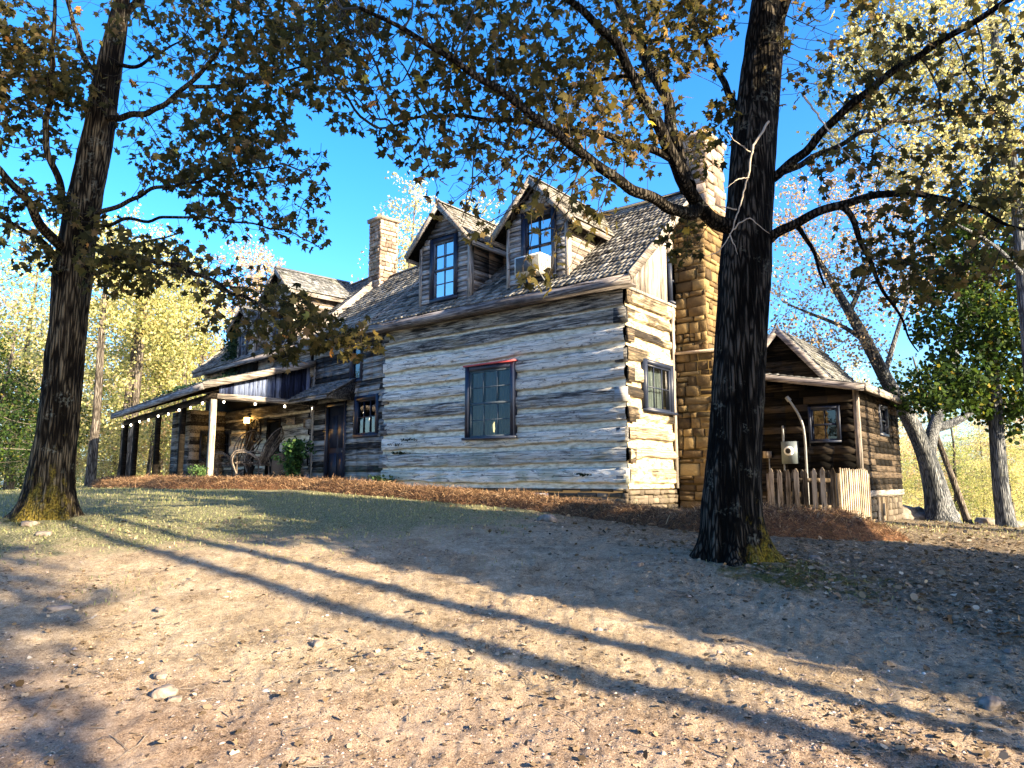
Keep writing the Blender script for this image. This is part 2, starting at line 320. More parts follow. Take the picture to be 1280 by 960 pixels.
def m_ground():
    m = N('packed_dirt_yard'); P = m.co.outputs['Object']
    big = m.noise(P, .35, 4, .6); med = m.noise(P, 2.2, 6, .65, .3); fine = m.noise(P, 16, 7, .8, .3); mic = m.noise(P, 85, 5, .8)
    vo = m.n('TexVoronoi', {'Vector': P, 'Scale': 34.0}).outputs['Distance']; vc = m.n('TexVoronoi', {'Vector': P, 'Scale': 34.0}).outputs['Color']
    f = m.math('ADD', m.math('MULTIPLY', med, .28), m.math('ADD', m.math('MULTIPLY', fine, .34), m.math('MULTIPLY', mic, .46)))
    dirt = m.ramp(f, [(.43, (.07, .042, .022)), (.50, (.285, .215, .143)), (.57, (.47, .37, .258)), (.66, (.74, .62, .475))])
    pinkc = m.ramp(f, [(.43, (.09, .055, .040)), (.51, (.31, .215, .155)), (.64, (.64, .49, .38))])
    c = m.mix(m.math('MULTIPLY', m.step(m.math('ADD', m.attr('pink'), m.math('SUBTRACT', big, .5)), .2, .8), .9), dirt, pinkc)
    lit = m.ramp(m.math('ADD', m.math('MULTIPLY', fine, .6), m.math('MULTIPLY', mic, .4)), [(.42, (.04, .03, .018)), (.51, (.18, .14, .09)), (.61, (.42, .345, .24))])
    c = m.mix(m.step(m.math('ADD', m.attr('duff'), m.math('MULTIPLY', m.math('SUBTRACT', med, .5), 1.3)), .3, .75), c, lit)
    gr = m.ramp(m.noise(P, 45, 5, .7), [(.42, (.06, .065, .028)), (.5, (.20, .20, .10)), (.60, (.42, .38, .23))])
    c = m.mix(m.step(m.math('ADD', m.attr('grass'), m.math('MULTIPLY', m.math('SUBTRACT', med, .5), 1.0)), .35, .7), c, gr)
    mo = m.ramp(m.noise(P, 28, 5, .7), [(.36, (.03, .035, .010)), (.6, (.13, .12, .03)), (.75, (.24, .20, .06))])
    c = m.mix(m.step(m.math('ADD', m.attr('moss'), m.math('MULTIPLY', m.math('SUBTRACT', med, .5), 1.8)), .4, .7), c, mo)
    peb = m.step(vo, .36, .16); sel = m.step(m.n('SeparateColor', {0: vc}).outputs[0], .62, .66)
    c = m.mix(m.math('MULTIPLY', m.math('MULTIPLY', peb, sel), .55), c, m.mix(m.n('SeparateColor', {0: vc}).outputs[1], (.10, .075, .06), (.62, .52, .42)))
    h = m.math('ADD', m.math('MULTIPLY', fine, 1.2), m.math('ADD', m.math('MULTIPLY', mic, .8), m.math('MULTIPLY', m.math('MULTIPLY', peb, sel), .5)))
    return m.done(c, .95, m.bump(h, 1.0, .05), .15)
M_['ground'] = m_ground()
# ---------------------------------------------------------------- terrain
CP = np.array([(0,1,-1.5),(0,4,-1.47),(-3,4,-1.42),(4,4,-1.52),(9,4,-1.7),(2.7,9,-1.0),(-7,11,-.63),(-4,7,-1.12),(2,6.5,-1.24),(2.35,14.4,-.66),(0,16.5,-.5),(-3.3,19,-.30),
 (-8.7,20.3,-.17),(-14,26.5,-.2),(8.6,17.6,-1.02),(11.8,22,-1.18),(7,15.2,-.86),(5.6,11.4,-.92),(12,10,-1.35),(14,18,-1.30),(18,30,-2.0),(-9,16,-.38),(-14,24,-.32),(-20,30,-.55),(-14,12,-.7),(-12,5,-1.2),
 (-30,45,-3.0),(0,45,-2.5),(30,45,-4.2),(0,90,-7),(-70,90,-7),(70,90,-8),(0,-25,-2.2),(40,-15,-3.0),(-40,-15,-1.8),(45,20,-3),(-45,20,-2),(-60,50,-5),(60,50,-6)], float)
def _tps():
    P = CP[:, :2]; n = len(P); d = np.linalg.norm(P[:, None]-P[None], axis=2)
    K = d*d*np.log(d+1e-9)+np.eye(n)*1.5; A = np.zeros((n+3, n+3)); A[:n, :n] = K; A[:n, n:] = np.c_[np.ones(n), P]; A[n:, :n] = A[:n, n:].T
    return np.linalg.solve(A, np.r_[CP[:, 2], 0, 0, 0])
TW = _tps()
def ground_z(x, y, micro=True):
    x = np.asarray(x, float); y = np.asarray(y, float); sh = np.broadcast(x, y).shape
    X = np.broadcast_to(x, sh).ravel(); Y = np.broadcast_to(y, sh).ravel()
    r0 = np.hypot(X, Y-20); k = np.minimum(1, 75/np.maximum(r0, 1e-6)); XX = X*k; YY = 20+(Y-20)*k
    z = TW[-3]+TW[-2]*XX+TW[-1]*YY
    for i in range(len(CP)):
        d2 = (XX-CP[i, 0])**2+(YY-CP[i, 1])**2+1e-12; z = z+TW[i]*.5*d2*np.log(d2)
    z = z-np.maximum(0, r0-75)*.03
    z = z+.05*fbm(X*.35, Y*.35, 3, 3)
    for (tx, ty, h, s) in MOUNDS: z = z+h*np.exp(-((X-tx)**2+(Y-ty)**2)/(2*s*s))
    if micro:
        r = np.hypot(X, Y); a = np.clip(1.3-r/28, 0, 1)
        z = z+a*(.035*fbm(X*1.7, Y*1.7, 1, 3)+.022*fbm(X*6, Y*6, 2, 3)+.012*vnoise(X*22, Y*22))
    return (z+EYE).reshape(sh)
TREE_R = (2.72, 9.0); TREE_L = (-7.02, 11.0)
MOUNDS = [(*TREE_R, .10, .7), (*TREE_L, .10, .9)]
BED = np.array([(6.05,12.2),(5.3,11.75),(3.9,11.7),(2.9,12.2),(1.75,13.5),(.6,14.5),(-1.3,16.1),(-3.2,17.6),(-5.2,18.9),(-7.2,19.2),(-9.0,19.6),(-10.4,21.4),(-12.2,23.4),(-14.3,25.7),(-15.3,27.4)], float)
def resample(P, step):
    P = np.asarray(P, float); d = np.r_[0, np.cumsum(np.linalg.norm(np.diff(P, axis=0), axis=1))]
    n = max(2, int(d[-1]/step)+1); t = np.linspace(0, d[-1], n)
    # Catmull-like smoothing through linear then box filter
    Q = np.stack([np.interp(t, d, P[:, k]) for k in range(P.shape[1])], 1)
    for _ in range(2): Q[1:-1] = (Q[:-2]+2*Q[1:-1]+Q[2:])/4
    return Q
BEDS = resample(BED, .25)
def bed_dist(x, y): return np.min(np.hypot(x[..., None]-BEDS[:, 0], y[..., None]-BEDS[:, 1]), axis=-1)
def zones(X, Y):
    g = 1/(1+np.exp(-((Y-11.2)+.45*(-X)-1.2*np.maximum(0, X+0.2)*1.0)/1.1)); g = g*np.clip((6.0-X)/5, .15, 1)
    g = np.where((X > 5.5) & (Y > 12.5), .42, g); g = np.where((Y > 28), .5, g)
    g = np.clip(g, 0, 1)*np.where(X < -1.5, .92, .75)
    mo = .75*np.exp(-((X-TREE_R[0]-.5)**2/1.6+(Y-TREE_R[1]+.7)**2/.9))+.55*np.exp(-((X-TREE_L[0]+.3)**2/2.4+(Y-TREE_L[1]+.35)**2/.7))
    du = .75/(1+np.exp(-((X-3.0)*.8+(Y-7.5)*.5)/.7)); du = np.maximum(du, .55*np.exp(-((X-TREE_L[0]-1.5)**2/5+(Y-TREE_L[1])**2/.8)))
    pk = 1/(1+np.exp(((Y-4.9)+.12*X)/.55))
    return g, mo, du, pk
def make_ground():
    fine = np.radians(np.linspace(-46, 46, 640)); co = np.radians(np.linspace(46, 314, 70))[1:-1]
    A = np.r_[fine, co]; R = np.r_[0.4, 2.0*np.exp(np.linspace(0, math.log(260/2.0), 420))]
    a, r = np.meshgrid(A, R); X = np.sin(a)*r; Y = np.cos(a)*r; Z = ground_z(X, Y)
    na, nr = len(A), len(R); V = np.stack([X, Y, Z], -1).reshape(-1, 3)
    i, j = np.meshgrid(np.arange(nr-1), np.arange(na), indexing='ij'); j2 = (j+1) % na
    F = np.stack([i*na+j, (i+1)*na+j, (i+1)*na+j2, i*na+j2], -1).reshape(-1, 4)
    F = F[:, ::-1]
    V = np.vstack([V, [0, 0, ground_z(0, 0)]]); c = len(V)-1
    mb = MB(); mb.add(V, F); mb.F.append(np.stack([np.arange(na), (np.arange(na)+1) % na, np.full(na, c)], 1)[:, ::-1]); mb.T.append(np.full(na, .5))
    g, mo, du, pk = zones(V[:, 0], V[:, 1])
    o = mb.build('ground', M_['ground'], None, I4, True, {'grass': g, 'moss': mo, 'duff': du, 'pink': pk})
    return setting(o)
make_ground()

# ---------------------------------------------------------------- scatter
def stones_mesh(P, S, tone):     # P Nx3, S N: low jittered octahedra-like stones
    base = np.array([(1,0,0),(.7,.7,0),(0,1,0),(-.7,.7,0),(-1,0,0),(-.7,-.7,0),(0,-1,0),(.7,-.7,0),(.35,.3,.6),(-.4,.35,.55),(-.3,-.4,.6),(.4,-.3,.5)])
    F = [[0,1,8,8],[1,2,8,8],[2,3,9,8],[3,4,9,9],[4,5,10,9],[5,6,10,10],[6,7,11,10],[7,0,8,11]]
    T3 = [[0,1,8],[1,2,8],[2,9,8],[2,3,9],[3,4,9],[4,10,9],[4,5,10],[5,6,10],[6,11,10],[6,7,11],[7,8,11],[7,0,8],[8,9,10],[8,10,11]]
    n = len(P); V = np.repeat(base[None], n, 0)*(1+RNG.uniform(-.28, .28, (n, 12, 3)))
    V = V*S[:, None, None]*np.stack([RNG.uniform(.7, 1.3, n), RNG.uniform(.5, 1.0, n), RNG.uniform(.5, 1.0, n)], 1)[:, None, :]
    a = RNG.uniform(0, 6.28, n); c, s = np.cos(a)[:, None], np.sin(a)[:, None]
    x = V[..., 0]*c-V[..., 1]*s; y = V[..., 0]*s+V[..., 1]*c; V = np.stack([x, y, V[..., 2]], -1)+P[:, None, :]
    mb = MB(); Fs = (np.array(T3)[None]+12*np.arange(n)[:, None, None]).reshape(-1, 3)
    mb.add(V.reshape(-1, 3), Fs, np.repeat(tone, len(T3))); return mb
def view_scatter(n, y0, y1, power=1.0, spread=.80):
    u = RNG.random(n)
    if power == 1: Y = y0*(y1/y0)**u
    else: q = 1-power; Y = (y0**q+u*(y1**q-y0**q))**(1/q)
    return RNG.uniform(-spread, spread, n)*Y, Y
def ok_mask(X, Y):      # keep clear of the bed, the house and the trunks
    m = bed_dist(X, Y) > .62
    l = np.stack([X-2.35, Y-14.7], 1); lx = l@np.array([.782, -.623]); ly = l@np.array([.623, .782])
    m &= ~((ly > -.9) & (lx < .9)); m &= ~((ly > 2) & (lx < 3.3))
    l2 = np.stack([X+8.7, Y-20.9], 1); m &= ~((l2@np.array([.724, .69]) > -.6) & (l2@np.array([.69, -.724]) < 5))
    for t in (TREE_R, TREE_L): m &= np.hypot(X-t[0], Y-t[1]) > .55
    return m
def gravel():
    X, Y = view_scatter(60000, 2.4, 13, 1.7); g, mo, du, pk = zones(X, Y)
    cl = fbm(X*1.1, Y*1.1, 9, 3); k = ok_mask(X, Y) & (RNG.random(len(X)) < np.clip(.34+.5*pk+cl*1.6-g*.8-.2*du, .05, 1)); X, Y = X[k], Y[k]
    S = np.minimum(.045, .0035*np.exp(RNG.normal(0, .55, len(X)))*(1+.35*np.clip(Y-3, 0, 3)))+.001
    P = np.stack([X, Y, ground_z(X, Y)-S*.1], 1)
    setting(stones_mesh(P, S, np.clip(RNG.normal(.45, .25, len(X)), 0, 1)).build('gravel', M_['gravel'], None, I4), 'stuff', 'loose gravel scattered over the packed dirt', 'gravel')
gravel()
ROCKS = [(205,872,.10,.05,'flat pinkish grey rock half sunk in the dirt, largest of the near cluster'),(200,848,.065,.03,'reddish brown rock just behind the flat pinkish rock'),(218,880,.05,.03,'small broken rock leaning on the near rock cluster'),
 (201,766,.075,.035,'pale blue grey flat stone alone on the dirt at left'),(74,763,.12,.04,'low buried brown stone at left edge of the dirt'),(395,812,.06,.035,'thin dark slab of stone in the sunlit strip'),
 (1240,885,.11,.045,'dark flat rock in the leaf litter at lower right'),(685,652,.17,.10,'pale fieldstone at the front foot of the pine straw bed'),(797,708,.09,.05,'pale stone beside the moss in front of the dark trunk'),
 (1018,700,.08,.05,'light stone in the litter right of the dark trunk'),(526,694,.05,.03,'small dark stone in the shaded dirt midway'),(850,872,.045,.02,'small chip of stone in the long shadow band'),(35,657,.12,.06,'pale stone by the root of the left trunk'),(55,671,.10,.05,'pale stone in front of the left trunk root')]
def gz_hit(px, py):
    r = ray(px, py)
    lo, hi = 1.5, 60
    for t in np.arange(1.5, 80, .1):
        p = r*t/r[1]
        if p[2]+EYE < float(ground_z(p[0], p[1], False)): return p[0], p[1]
    return p[0], p[1]
def rock_mesh(s, h, seed):
    import bmesh
    bm = bmesh.new(); bmesh.ops.create_icosphere(bm, subdivisions=3, radius=1)
    v = np.array([q.co for q in bm.verts]); F = np.array([[q.index for q in f.verts] for f in bm.faces]); bm.free()
    d = 1+.5*vnoise(v[:, 0]*1.3+seed*7, v[:, 1]*1.3, v[:, 2]*1.3)+.18*vnoise(v[:, 0]*4+seed, v[:, 1]*4, v[:, 2]*4)
    v = v*d[:, None]; v = np.clip(v, -.95, .85)*np.array([s, s*.7, h])
    mb = MB(); mb.add(v, F); return mb
for k, (px, py, s, h, lab) in enumerate(ROCKS):
    x, y = gz_hit(px, py); o = rock_mesh(s, h, k).build('rock', M_['rock'], None, frame(x, y, float(ground_z(x, y))+h*.15, k*1.7), True)
    tag(o, lab, 'rock', 'loose rocks on the yard')
for k, (x, y, s, h, lab) in enumerate([(13.6,25.0,.75,.5,'large grey boulder at the foot of the forked tree'),(14.9,25.6,.6,.42,'brown boulder just right of the forked tree boulder'),(17.2,26.6,.5,.32,'low boulder by the slim trunk at far right'),(18.6,27.0,.4,.3,'small pale boulder at the far right edge')]):
    o = rock_mesh(s, h, 20+k).build('boulder', M_['rock'], None, frame(x, y, float(ground_z(x, y))+h*.3, k*2.1), True); tag(o, lab, 'boulder', 'boulders under the forked tree')

LEAF = np.array([(0,0,0),(-.16,.08,0),(-.46,.22,-.05),(-.27,.38,0),(-.50,.72,-.08),(-.17,.64,0),(0,1.05,-.10),(.17,.64,0),(.50,.72,-.08),(.27,.38,0),(.46,.22,-.05),(.16,.08,0),(0,.40,-.05)])
LEAFF = np.array([[12, i, (i+1) % 12] for i in range(12)])
LEAF_LO = np.array([(0,0,0),(-.42,.45,-.06),(0,1,0),(.42,.45,-.06)]); LEAF_LOF = np.array([[0, 3, 2, 1]])
LEAF_MID = np.array([(0,0,0),(-.42,.30,-.04),(-.2,.5,0),(-.34,.78,-.05),(0,1.0,0),(.34,.78,-.05),(.2,.5,0),(.42,.30,-.04)]); LEAF_MIDF = np.array([[0, 7, 6, 5], [0, 5, 4, 3], [0, 3, 2, 1]])
def leaf_mb(P, D, Nn, S, tone, T=LEAF, TF=LEAFF, mb=None):
    D = D/(np.linalg.norm(D, axis=1)[:, None]+1e-9); R = np.cross(D, Nn); R /= np.linalg.norm(R, axis=1)[:, None]+1e-9; Z = np.cross(R, D)
    fold = RNG.uniform(-.6, 2.2, len(P))
    V = T[None, :, 0:1]*R[:, None]+T[None, :, 1:2]*D[:, None]+(T[None, :, 2:3]*fold[:, None, None]*1.6)*Z[:, None]
    V = V*S[:, None, None]+P[:, None]
    mb = mb or MB(); nt = len(T); F = (TF[None]+nt*np.arange(len(P))[:, None, None]).reshape(-1, TF.shape[1])
    mb.add(V.reshape(-1, 3), F, np.repeat(tone, len(TF))); return mb
def rdir(n, zb=0.0, zs=1.0):
    d = RNG.normal(size=(n, 3)); d[:, 2] = d[:, 2]*zs+zb; return d/np.linalg.norm(d, axis=1)[:, None]
def litter():
    X, Y = view_scatter(100000, 2.5, 24, 1.5); g, mo, du, pk = zones(X, Y)
    k = ok_mask(X, Y) & (RNG.random(len(X)) < np.clip(.10+1.0*du+.5*mo-.3*g+.55*fbm(X*.9, Y*.9, 4, 3), .05, 1)); X, Y = X[k], Y[k]; n = len(X)
    S = .010+.05*RNG.random(n)**2.2*(1+.6*(du[k] > .4)); P = np.stack([X, Y, ground_z(X, Y)+.004+S*.12], 1)
    D = rdir(n, 0, .25); Nn = rdir(n, 2.2, .6)
    setting(leaf_mb(P, D, Nn, S, np.clip(RNG.normal(.42, .25, n), 0, 1), LEAF_MID, LEAF_MIDF).build('leaf_litter', M_['litter'], None), 'stuff', 'brown fallen leaves scattered on the dirt', 'leaf litter')
    mb = MB(); X, Y = view_scatter(5000, 2.6, 14, 1.4); k = ok_mask(X, Y) & (RNG.random(len(X)) < .10+zones(X, Y)[2]); X, Y = X[k], Y[k]
    for x, y in zip(X, Y):
        L = .03+.28*RNG.random()**2.5; a = RNG.uniform(0, 6.28); t = np.linspace(-.5, .5, 4); b = RNG.uniform(-.15, .15)
        px = x+L*(t*math.cos(a)-b*t*t*math.sin(a)); py = y+L*(t*math.sin(a)+b*t*t*math.cos(a))
        mb.tube(np.stack([px, py, ground_z(px, py)+.01], 1), [.003, .003, .002, .0015], 4, RNG.random())
    setting(mb.build('fallen_twigs', M_['branch_grey'], None), 'stuff', 'small fallen twigs lying in the leaf litter', 'twigs')
litter()
def blades(n, X, Y, h, w, tone, name, mat, label, cat, lean=.6, base=None):
    Z = ground_z(X, Y) if base is None else base
    a = RNG.uniform(0, 6.28, n); d = np.stack([np.cos(a), np.sin(a), np.zeros(n)], 1); s = np.stack([-np.sin(a), np.cos(a), np.zeros(n)], 1)
    P = np.stack([X, Y, Z-.004], 1); tip = P+d*(h*lean*RNG.random(n))[:, None]+np.array([0, 0, 1])*h[:, None]
    mid = (P+tip)/2+np.array([0, 0, 1])*(h*.12)[:, None]
    V = np.stack([P-s*w[:, None], P+s*w[:, None], mid+s*w[:, None]*.7, tip, mid-s*w[:, None]*.7], 1).reshape(-1, 3)
    F = (np.array([[0, 1, 2, 4]])[None]+5*np.arange(n)[:, None, None]).reshape(-1, 4); F3 = (np.array([[4, 2, 3]])[None]+5*np.arange(n)[:, None, None]).reshape(-1, 3)
    mb = MB(); mb.add(V, F, tone); mb.F.append(F3); mb.T.append(np.asarray(tone))
    setting(mb.build(name, mat, None), 'stuff', label, cat)
def grass():
    X, Y = view_scatter(60000, 6.5, 32, 1.2, .82); g, mo, du, pk = zones(X, Y)
    k = ok_mask(X, Y) & (RNG.random(len(X)) < np.clip(g*1.5-.25+.7*fbm(X*.8, Y*.8, 7, 3)+.5*mo, 0.0, 1)); X, Y, g = X[k], Y[k], g[k]; n = len(X)
    h = RNG.uniform(.015, .05, n)*(1+.5*(Y > 14)); w = RNG.uniform(.0025, .005, n)*(1+Y/14)
    blades(n, X, Y, h, w, np.clip(RNG.normal(.45, .22, n)+.15*(X > 5), 0, 1), 'grass', M_['grass'], 'short thin lawn grass between the dirt and the log house', 'grass')
grass()
def pine_straw():
    n = len(BEDS); T = np.gradient(BEDS, axis=0); T /= np.linalg.norm(T, axis=1)[:, None]; Nn = np.stack([-T[:, 1], T[:, 0]], 1)
    m = 13; s = np.linspace(-1, 1, m); V = []
    hh = .24+.07*fbm(np.arange(n)*.5, 0, 0, 3)+.13*(BEDS[:, 0] > 3.2); ww = .54+.08*vnoise(np.arange(n)*.4, 3)
    for i in range(n):
        x = BEDS[i, 0]+Nn[i, 0]*s*ww[i]; y = BEDS[i, 1]+Nn[i, 1]*s*ww[i]
        e = 1 if 2 < i < n-3 else .55
        z = ground_z(x, y, False)-.03+e*(hh[i]+.03)*(1-np.abs(s)**2.6)+.03*fbm(x*5, y*5, 1, 3)*(1-s*s)
        V.append(np.stack([x, y, z], 1))
    V = np.array(V); i, j = np.meshgrid(np.arange(n-1), np.arange(m-1), indexing='ij')
    F = np.stack([i*m+j, (i+1)*m+j, (i+1)*m+j+1, i*m+j+1], -1).reshape(-1, 4)
    mb = MB(); mb.add(V.reshape(-1, 3), F)
    base = mb.build('pine_straw_bed', M_['straw_bed'], None, I4, True); setting(base, 'stuff', 'rust brown pine straw heaped in a long bed along the house', 'pine straw')
    K = 60000; ii = RNG.uniform(0, n-1.001, K); jj = RNG.beta(1.3, 1.3, K)*(m-1.001); i0, j0 = ii.astype(int), jj.astype(int); fi, fj = (ii-i0)[:, None], (jj-j0)[:, None]
    P = V[i0, j0]*(1-fi)*(1-fj)+V[i0+1, j0]*fi*(1-fj)+V[i0, j0+1]*(1-fi)*fj+V[i0+1, j0+1]*fi*fj
    d = rdir(K, .25, .45); L = RNG.uniform(.07, .2, K); mid = P+d*(L/2)[:, None]+np.array([0, 0, .02]); end = P+d*L[:, None]-np.array([0, 0, 1])*(RNG.uniform(-.01, .05, K))[:, None]
    wv = np.cross(d, rdir(K)); wv /= np.linalg.norm(wv, axis=1)[:, None]; w = RNG.uniform(.0011, .0028, K)[:, None]*(1+P[:, 1:2]/25)
    Q = np.stack([P-wv*w, P+wv*w, mid+wv*w, end+wv*w*.3, end-wv*w*.3, mid-wv*w], 1).reshape(-1, 3)
    F = (np.array([[0, 1, 2, 5], [5, 2, 3, 4]])[None]+6*np.arange(K)[:, None, None]).reshape(-1, 4)
    mb = MB(); mb.add(Q, F, np.repeat(np.clip(RNG.normal(.42, .24, K), 0, 1), 2))
    mb.build('needles', M_['needle'], base, I4)
    K = 9000; ii = RNG.integers(0, n, K); o = RNG.normal(0, .62, K); o = np.where(o > .6, o*.9, o); x = BEDS[ii, 0]+Nn[ii, 0]*o+RNG.normal(0, .1, K); y = BEDS[ii, 1]+Nn[ii, 1]*o+RNG.normal(0, .1, K)
    P = np.stack([x, y, ground_z(x, y)+.004], 1); a = RNG.uniform(0, 6.28, K); d = np.stack([np.cos(a), np.sin(a), RNG.uniform(0, .25, K)], 1); L = RNG.uniform(.06, .17, K)[:, None]; s = np.stack([-np.sin(a), np.cos(a), np.zeros(K)], 1)*.0016
    mb = MB(); mb.add(np.stack([P-s, P+s, P+d*L+s, P+d*L-s], 1).reshape(-1, 3), np.arange(K*4).reshape(-1, 4), np.clip(RNG.normal(.5, .25, K), 0, 1)); mb.build('loose_needles', M_['needle'], base, I4)
pine_straw()
# ---------------------------------------------------------------- builders used by the house
HB = frame(2.35, 14.7, float(EYE-.66), math.atan2(-.623, .782))
house = thing('log_house', 'two storey weathered log house with dormers, stone chimneys and a long porch', 'house', HB)
def log_wall(M, axis, s0, s1, z0, z1, n, holes, mat, name='log_wall', seed=0, chink=.11, dx=.035, dz=.02, out=-1, blotch=0):
    """axis 'x': the wall runs along x, outside is -y; axis 'y': it runs along y, outside is +x."""
    S = np.linspace(s0, s1, int((s1-s0)/dx)+2); Z = np.linspace(z0, z1, int((z1-z0)/dz)+2); s, z = np.meshgrid(S, Z, indexing='ij')
    pitch = (z1-z0)/n; zz = z+.035*fbm(s*.45, z*.25+seed*3, seed, 3)+.012*vnoise(s*2.3, z*1.1, seed+5)
    k = np.clip(np.floor((zz-z0)/pitch), 0, n-1); u = (zz-z0)/pitch-k
    hash_ = _h(k, np.full_like(k, seed), np.zeros_like(k)); hash2 = _h(k, np.full_like(k, seed+9), np.zeros_like(k))
    cw = (chink/pitch)*(.62+.75*hash2)*(1+.55*fbm(s*.8, k*3.1, seed+2, 3)); cw = np.clip(cw, .1, .55)
    e = .035; f = np.clip((u-cw)/e, 0, 1)*np.clip((1-u)/e, 0, 1); f = f*f*(3-2*f)
    ch = 1-np.clip((u-cw)/.03, 0, 1)
    ch = np.clip(ch+(np.clip(fbm(s*1.5, z*3, seed+30, 4)-blotch, 0, .2)*5 if blotch else 0), 0, 1)
    bulge = .012*np.sin(np.clip((u-cw)/(1-cw), 0, 1)*math.pi)+.014*fbm(s*.9, k*5+z*2, seed, 3)+.006*fbm(s*6, z*26, seed, 3)+.02*(hash_-.5)
    d = f*(.06+bulge*1.25)+(1-f)*(.004*fbm(s*4, z*9, 4, 3)+.018*np.clip(1-u/np.maximum(cw, .01), 0, 1))
    d = d-f*.035*np.clip(fbm(s*1.8+9, z*9, seed+50, 3)-.28, 0, .2)*5*(hash2 > .45)
    V = np.stack([s, -d, z] if axis == 'x' else [d, s, z], -1).reshape(-1, 3)
    ns, nz = s.shape; i, j = np.meshgrid(np.arange(ns-1), np.arange(nz-1), indexing='ij'); cs = (S[:-1]+S[1:])/2; cz = (Z[:-1]+Z[1:])/2
    keep = np.ones((ns-1, nz-1), bool)
    for (a0, a1, b0, b1) in holes: keep &= ~((cs[:, None] > a0) & (cs[:, None] < a1) & (cz[None] > b0) & (cz[None] < b1))
    F = np.stack([i*nz+j, (i+1)*nz+j, (i+1)*nz+j+1, i*nz+j+1], -1)[keep]
    mb = MB(); mb.add(V, F)
    return mb.build(name, mat, house, M, True, {'chink': ch.ravel(), 'logtone': hash_.ravel()})
def log_ends(mb, x, y, dx, dy, z0, z1, n, par=0, prob=1):
    p = (z1-z0)/n
    for k in range(n):
        if (k+par) % 2 and prob == 1: continue
        a = z0+p*k+.10+RNG.uniform(-.01, .02); b = z0+p*(k+1)-RNG.uniform(.0, .03)
        j = RNG.uniform(-.03, .02)
        mb.box(x-dx-j, x+dx*0+.05+j*.5, y-dy, y+.06, a, b, None, .012)
def siding(mb, fn, s0, s1, z0, z1, row=.15, holes=(), lap=.018, th=.012, clip=None, seg=.0):
    """lap boards; fn(s, d, z) -> point, d = distance out from the wall. clip(z) -> (s0, s1) for gables."""
    n = max(1, int(round((z1-z0)/row))); row = (z1-z0)/n
    for k in range(n):
        a = z0+k*row; b = a+row*1.12; zc = a+row*.5
        lo, hi = (s0, s1) if clip is None else clip(zc)
        if hi-lo < .03: continue
        spans = [(lo, hi)]
        for (h0, h1, g0, g1) in holes:
            if g0-.02 < zc < g1+.02:
                new = []
                for (p, q) in spans:
                    if h1 <= p or h0 >= q: new.append((p, q)); continue
                    if h0 > p: new.append((p, h0))
                    if h1 < q: new.append((h1, q))
                spans = new
        for (p, q) in spans:
            cuts = [p]
            while cuts[-1] < q-2.6: cuts.append(cuts[-1]+RNG.uniform(1.4, 2.6))
            cuts.append(q)
            for c0, c1 in zip(cuts[:-1], cuts[1:]):
                if c1-c0 < .02: continue
                m = max(1, int((c1-c0)/.5)); t = RNG.random(); sag = RNG.uniform(-.006, .006)
                for w in range(m):
                    x0 = c0+(c1-c0)*w/m; x1 = c0+(c1-c0)*(w+1)/m
                    j0 = .006*vnoise(x0*1.7, k*9.1, 2); j1 = .006*vnoise(x1*1.7, k*9.1, 2)
                    o0 = lap+.008*vnoise(x0*1.3, k*7.7, 4); o1 = lap+.008*vnoise(x1*1.3, k*7.7, 4)
                    P = [fn(x0, o0+th, a+j0), fn(x1, o1+th, a+j1), fn(x1, 0, a+j1), fn(x0, 0, a+j0), fn(x0, th, b+j0), fn(x1, th, b+j1), fn(x1, 0, b+j1), fn(x0, 0, b+j0)]
                    mb.hexa(P, t)
def shakes(mb, O, E, S, L, H, exposure=.19, w0=.08, w1=.17, clip=None, warp=None):
    """O eave corner, E unit along the eave, S unit up the slope, L eave length, H slope length."""
    O, E, S = (np.array(q, float) for q in (O, E, S)); Nn = np.cross(E, S); Nn /= np.linalg.norm(Nn)
    if Nn[2] < 0: Nn = -Nn
    rows = int(H/exposure)+1; ex = H/rows
    for r in range(rows):
        x = -RNG.uniform(0, w0); wob = r*1.7
        rt = RNG.normal(0, .10)
        while x < L:
            w = RNG.uniform(w0, w1); a = max(x, 0); b = min(x+w-.006, L); x += w
            if b-a < .02: continue
            y0 = r*ex-.02+RNG.uniform(-.010, .010)+.03*vnoise(a*.5, wob); y1 = min(y0+ex*1.75, H+.02)
            if clip is not None and not clip((a+b)/2, y0+ex*.5): continue
            tb = RNG.uniform(.028, .040)+ (.02 if RNG.random() < .06 else 0); lift = .018
            P = []
            for (xx, yy, nn) in ((a, y0, lift), (b, y0, lift+RNG.uniform(-.004, .004)), (b, y1, .0), (a, y1, .0)):
                P.append(O+E*xx+S*yy+Nn*nn)
            for (xx, yy, nn) in ((a, y0, tb+lift), (b, y0, tb+lift), (b, y1, .008), (a, y1, .008)):
                P.append(O+E*xx+S*yy+Nn*nn)
            P = np.array(P)
            if warp is not None: P = warp(P)
            mb.hexa(P, float(np.clip(RNG.normal(.5, .2)+rt, 0, 1)))
def slab(mb, pts, th, tone=.4):      # roof deck: 4 corners, thickness downwards
    P = np.array(pts, float); mb.hexa(np.vstack([P-np.array([0, 0, th]), P]), tone)
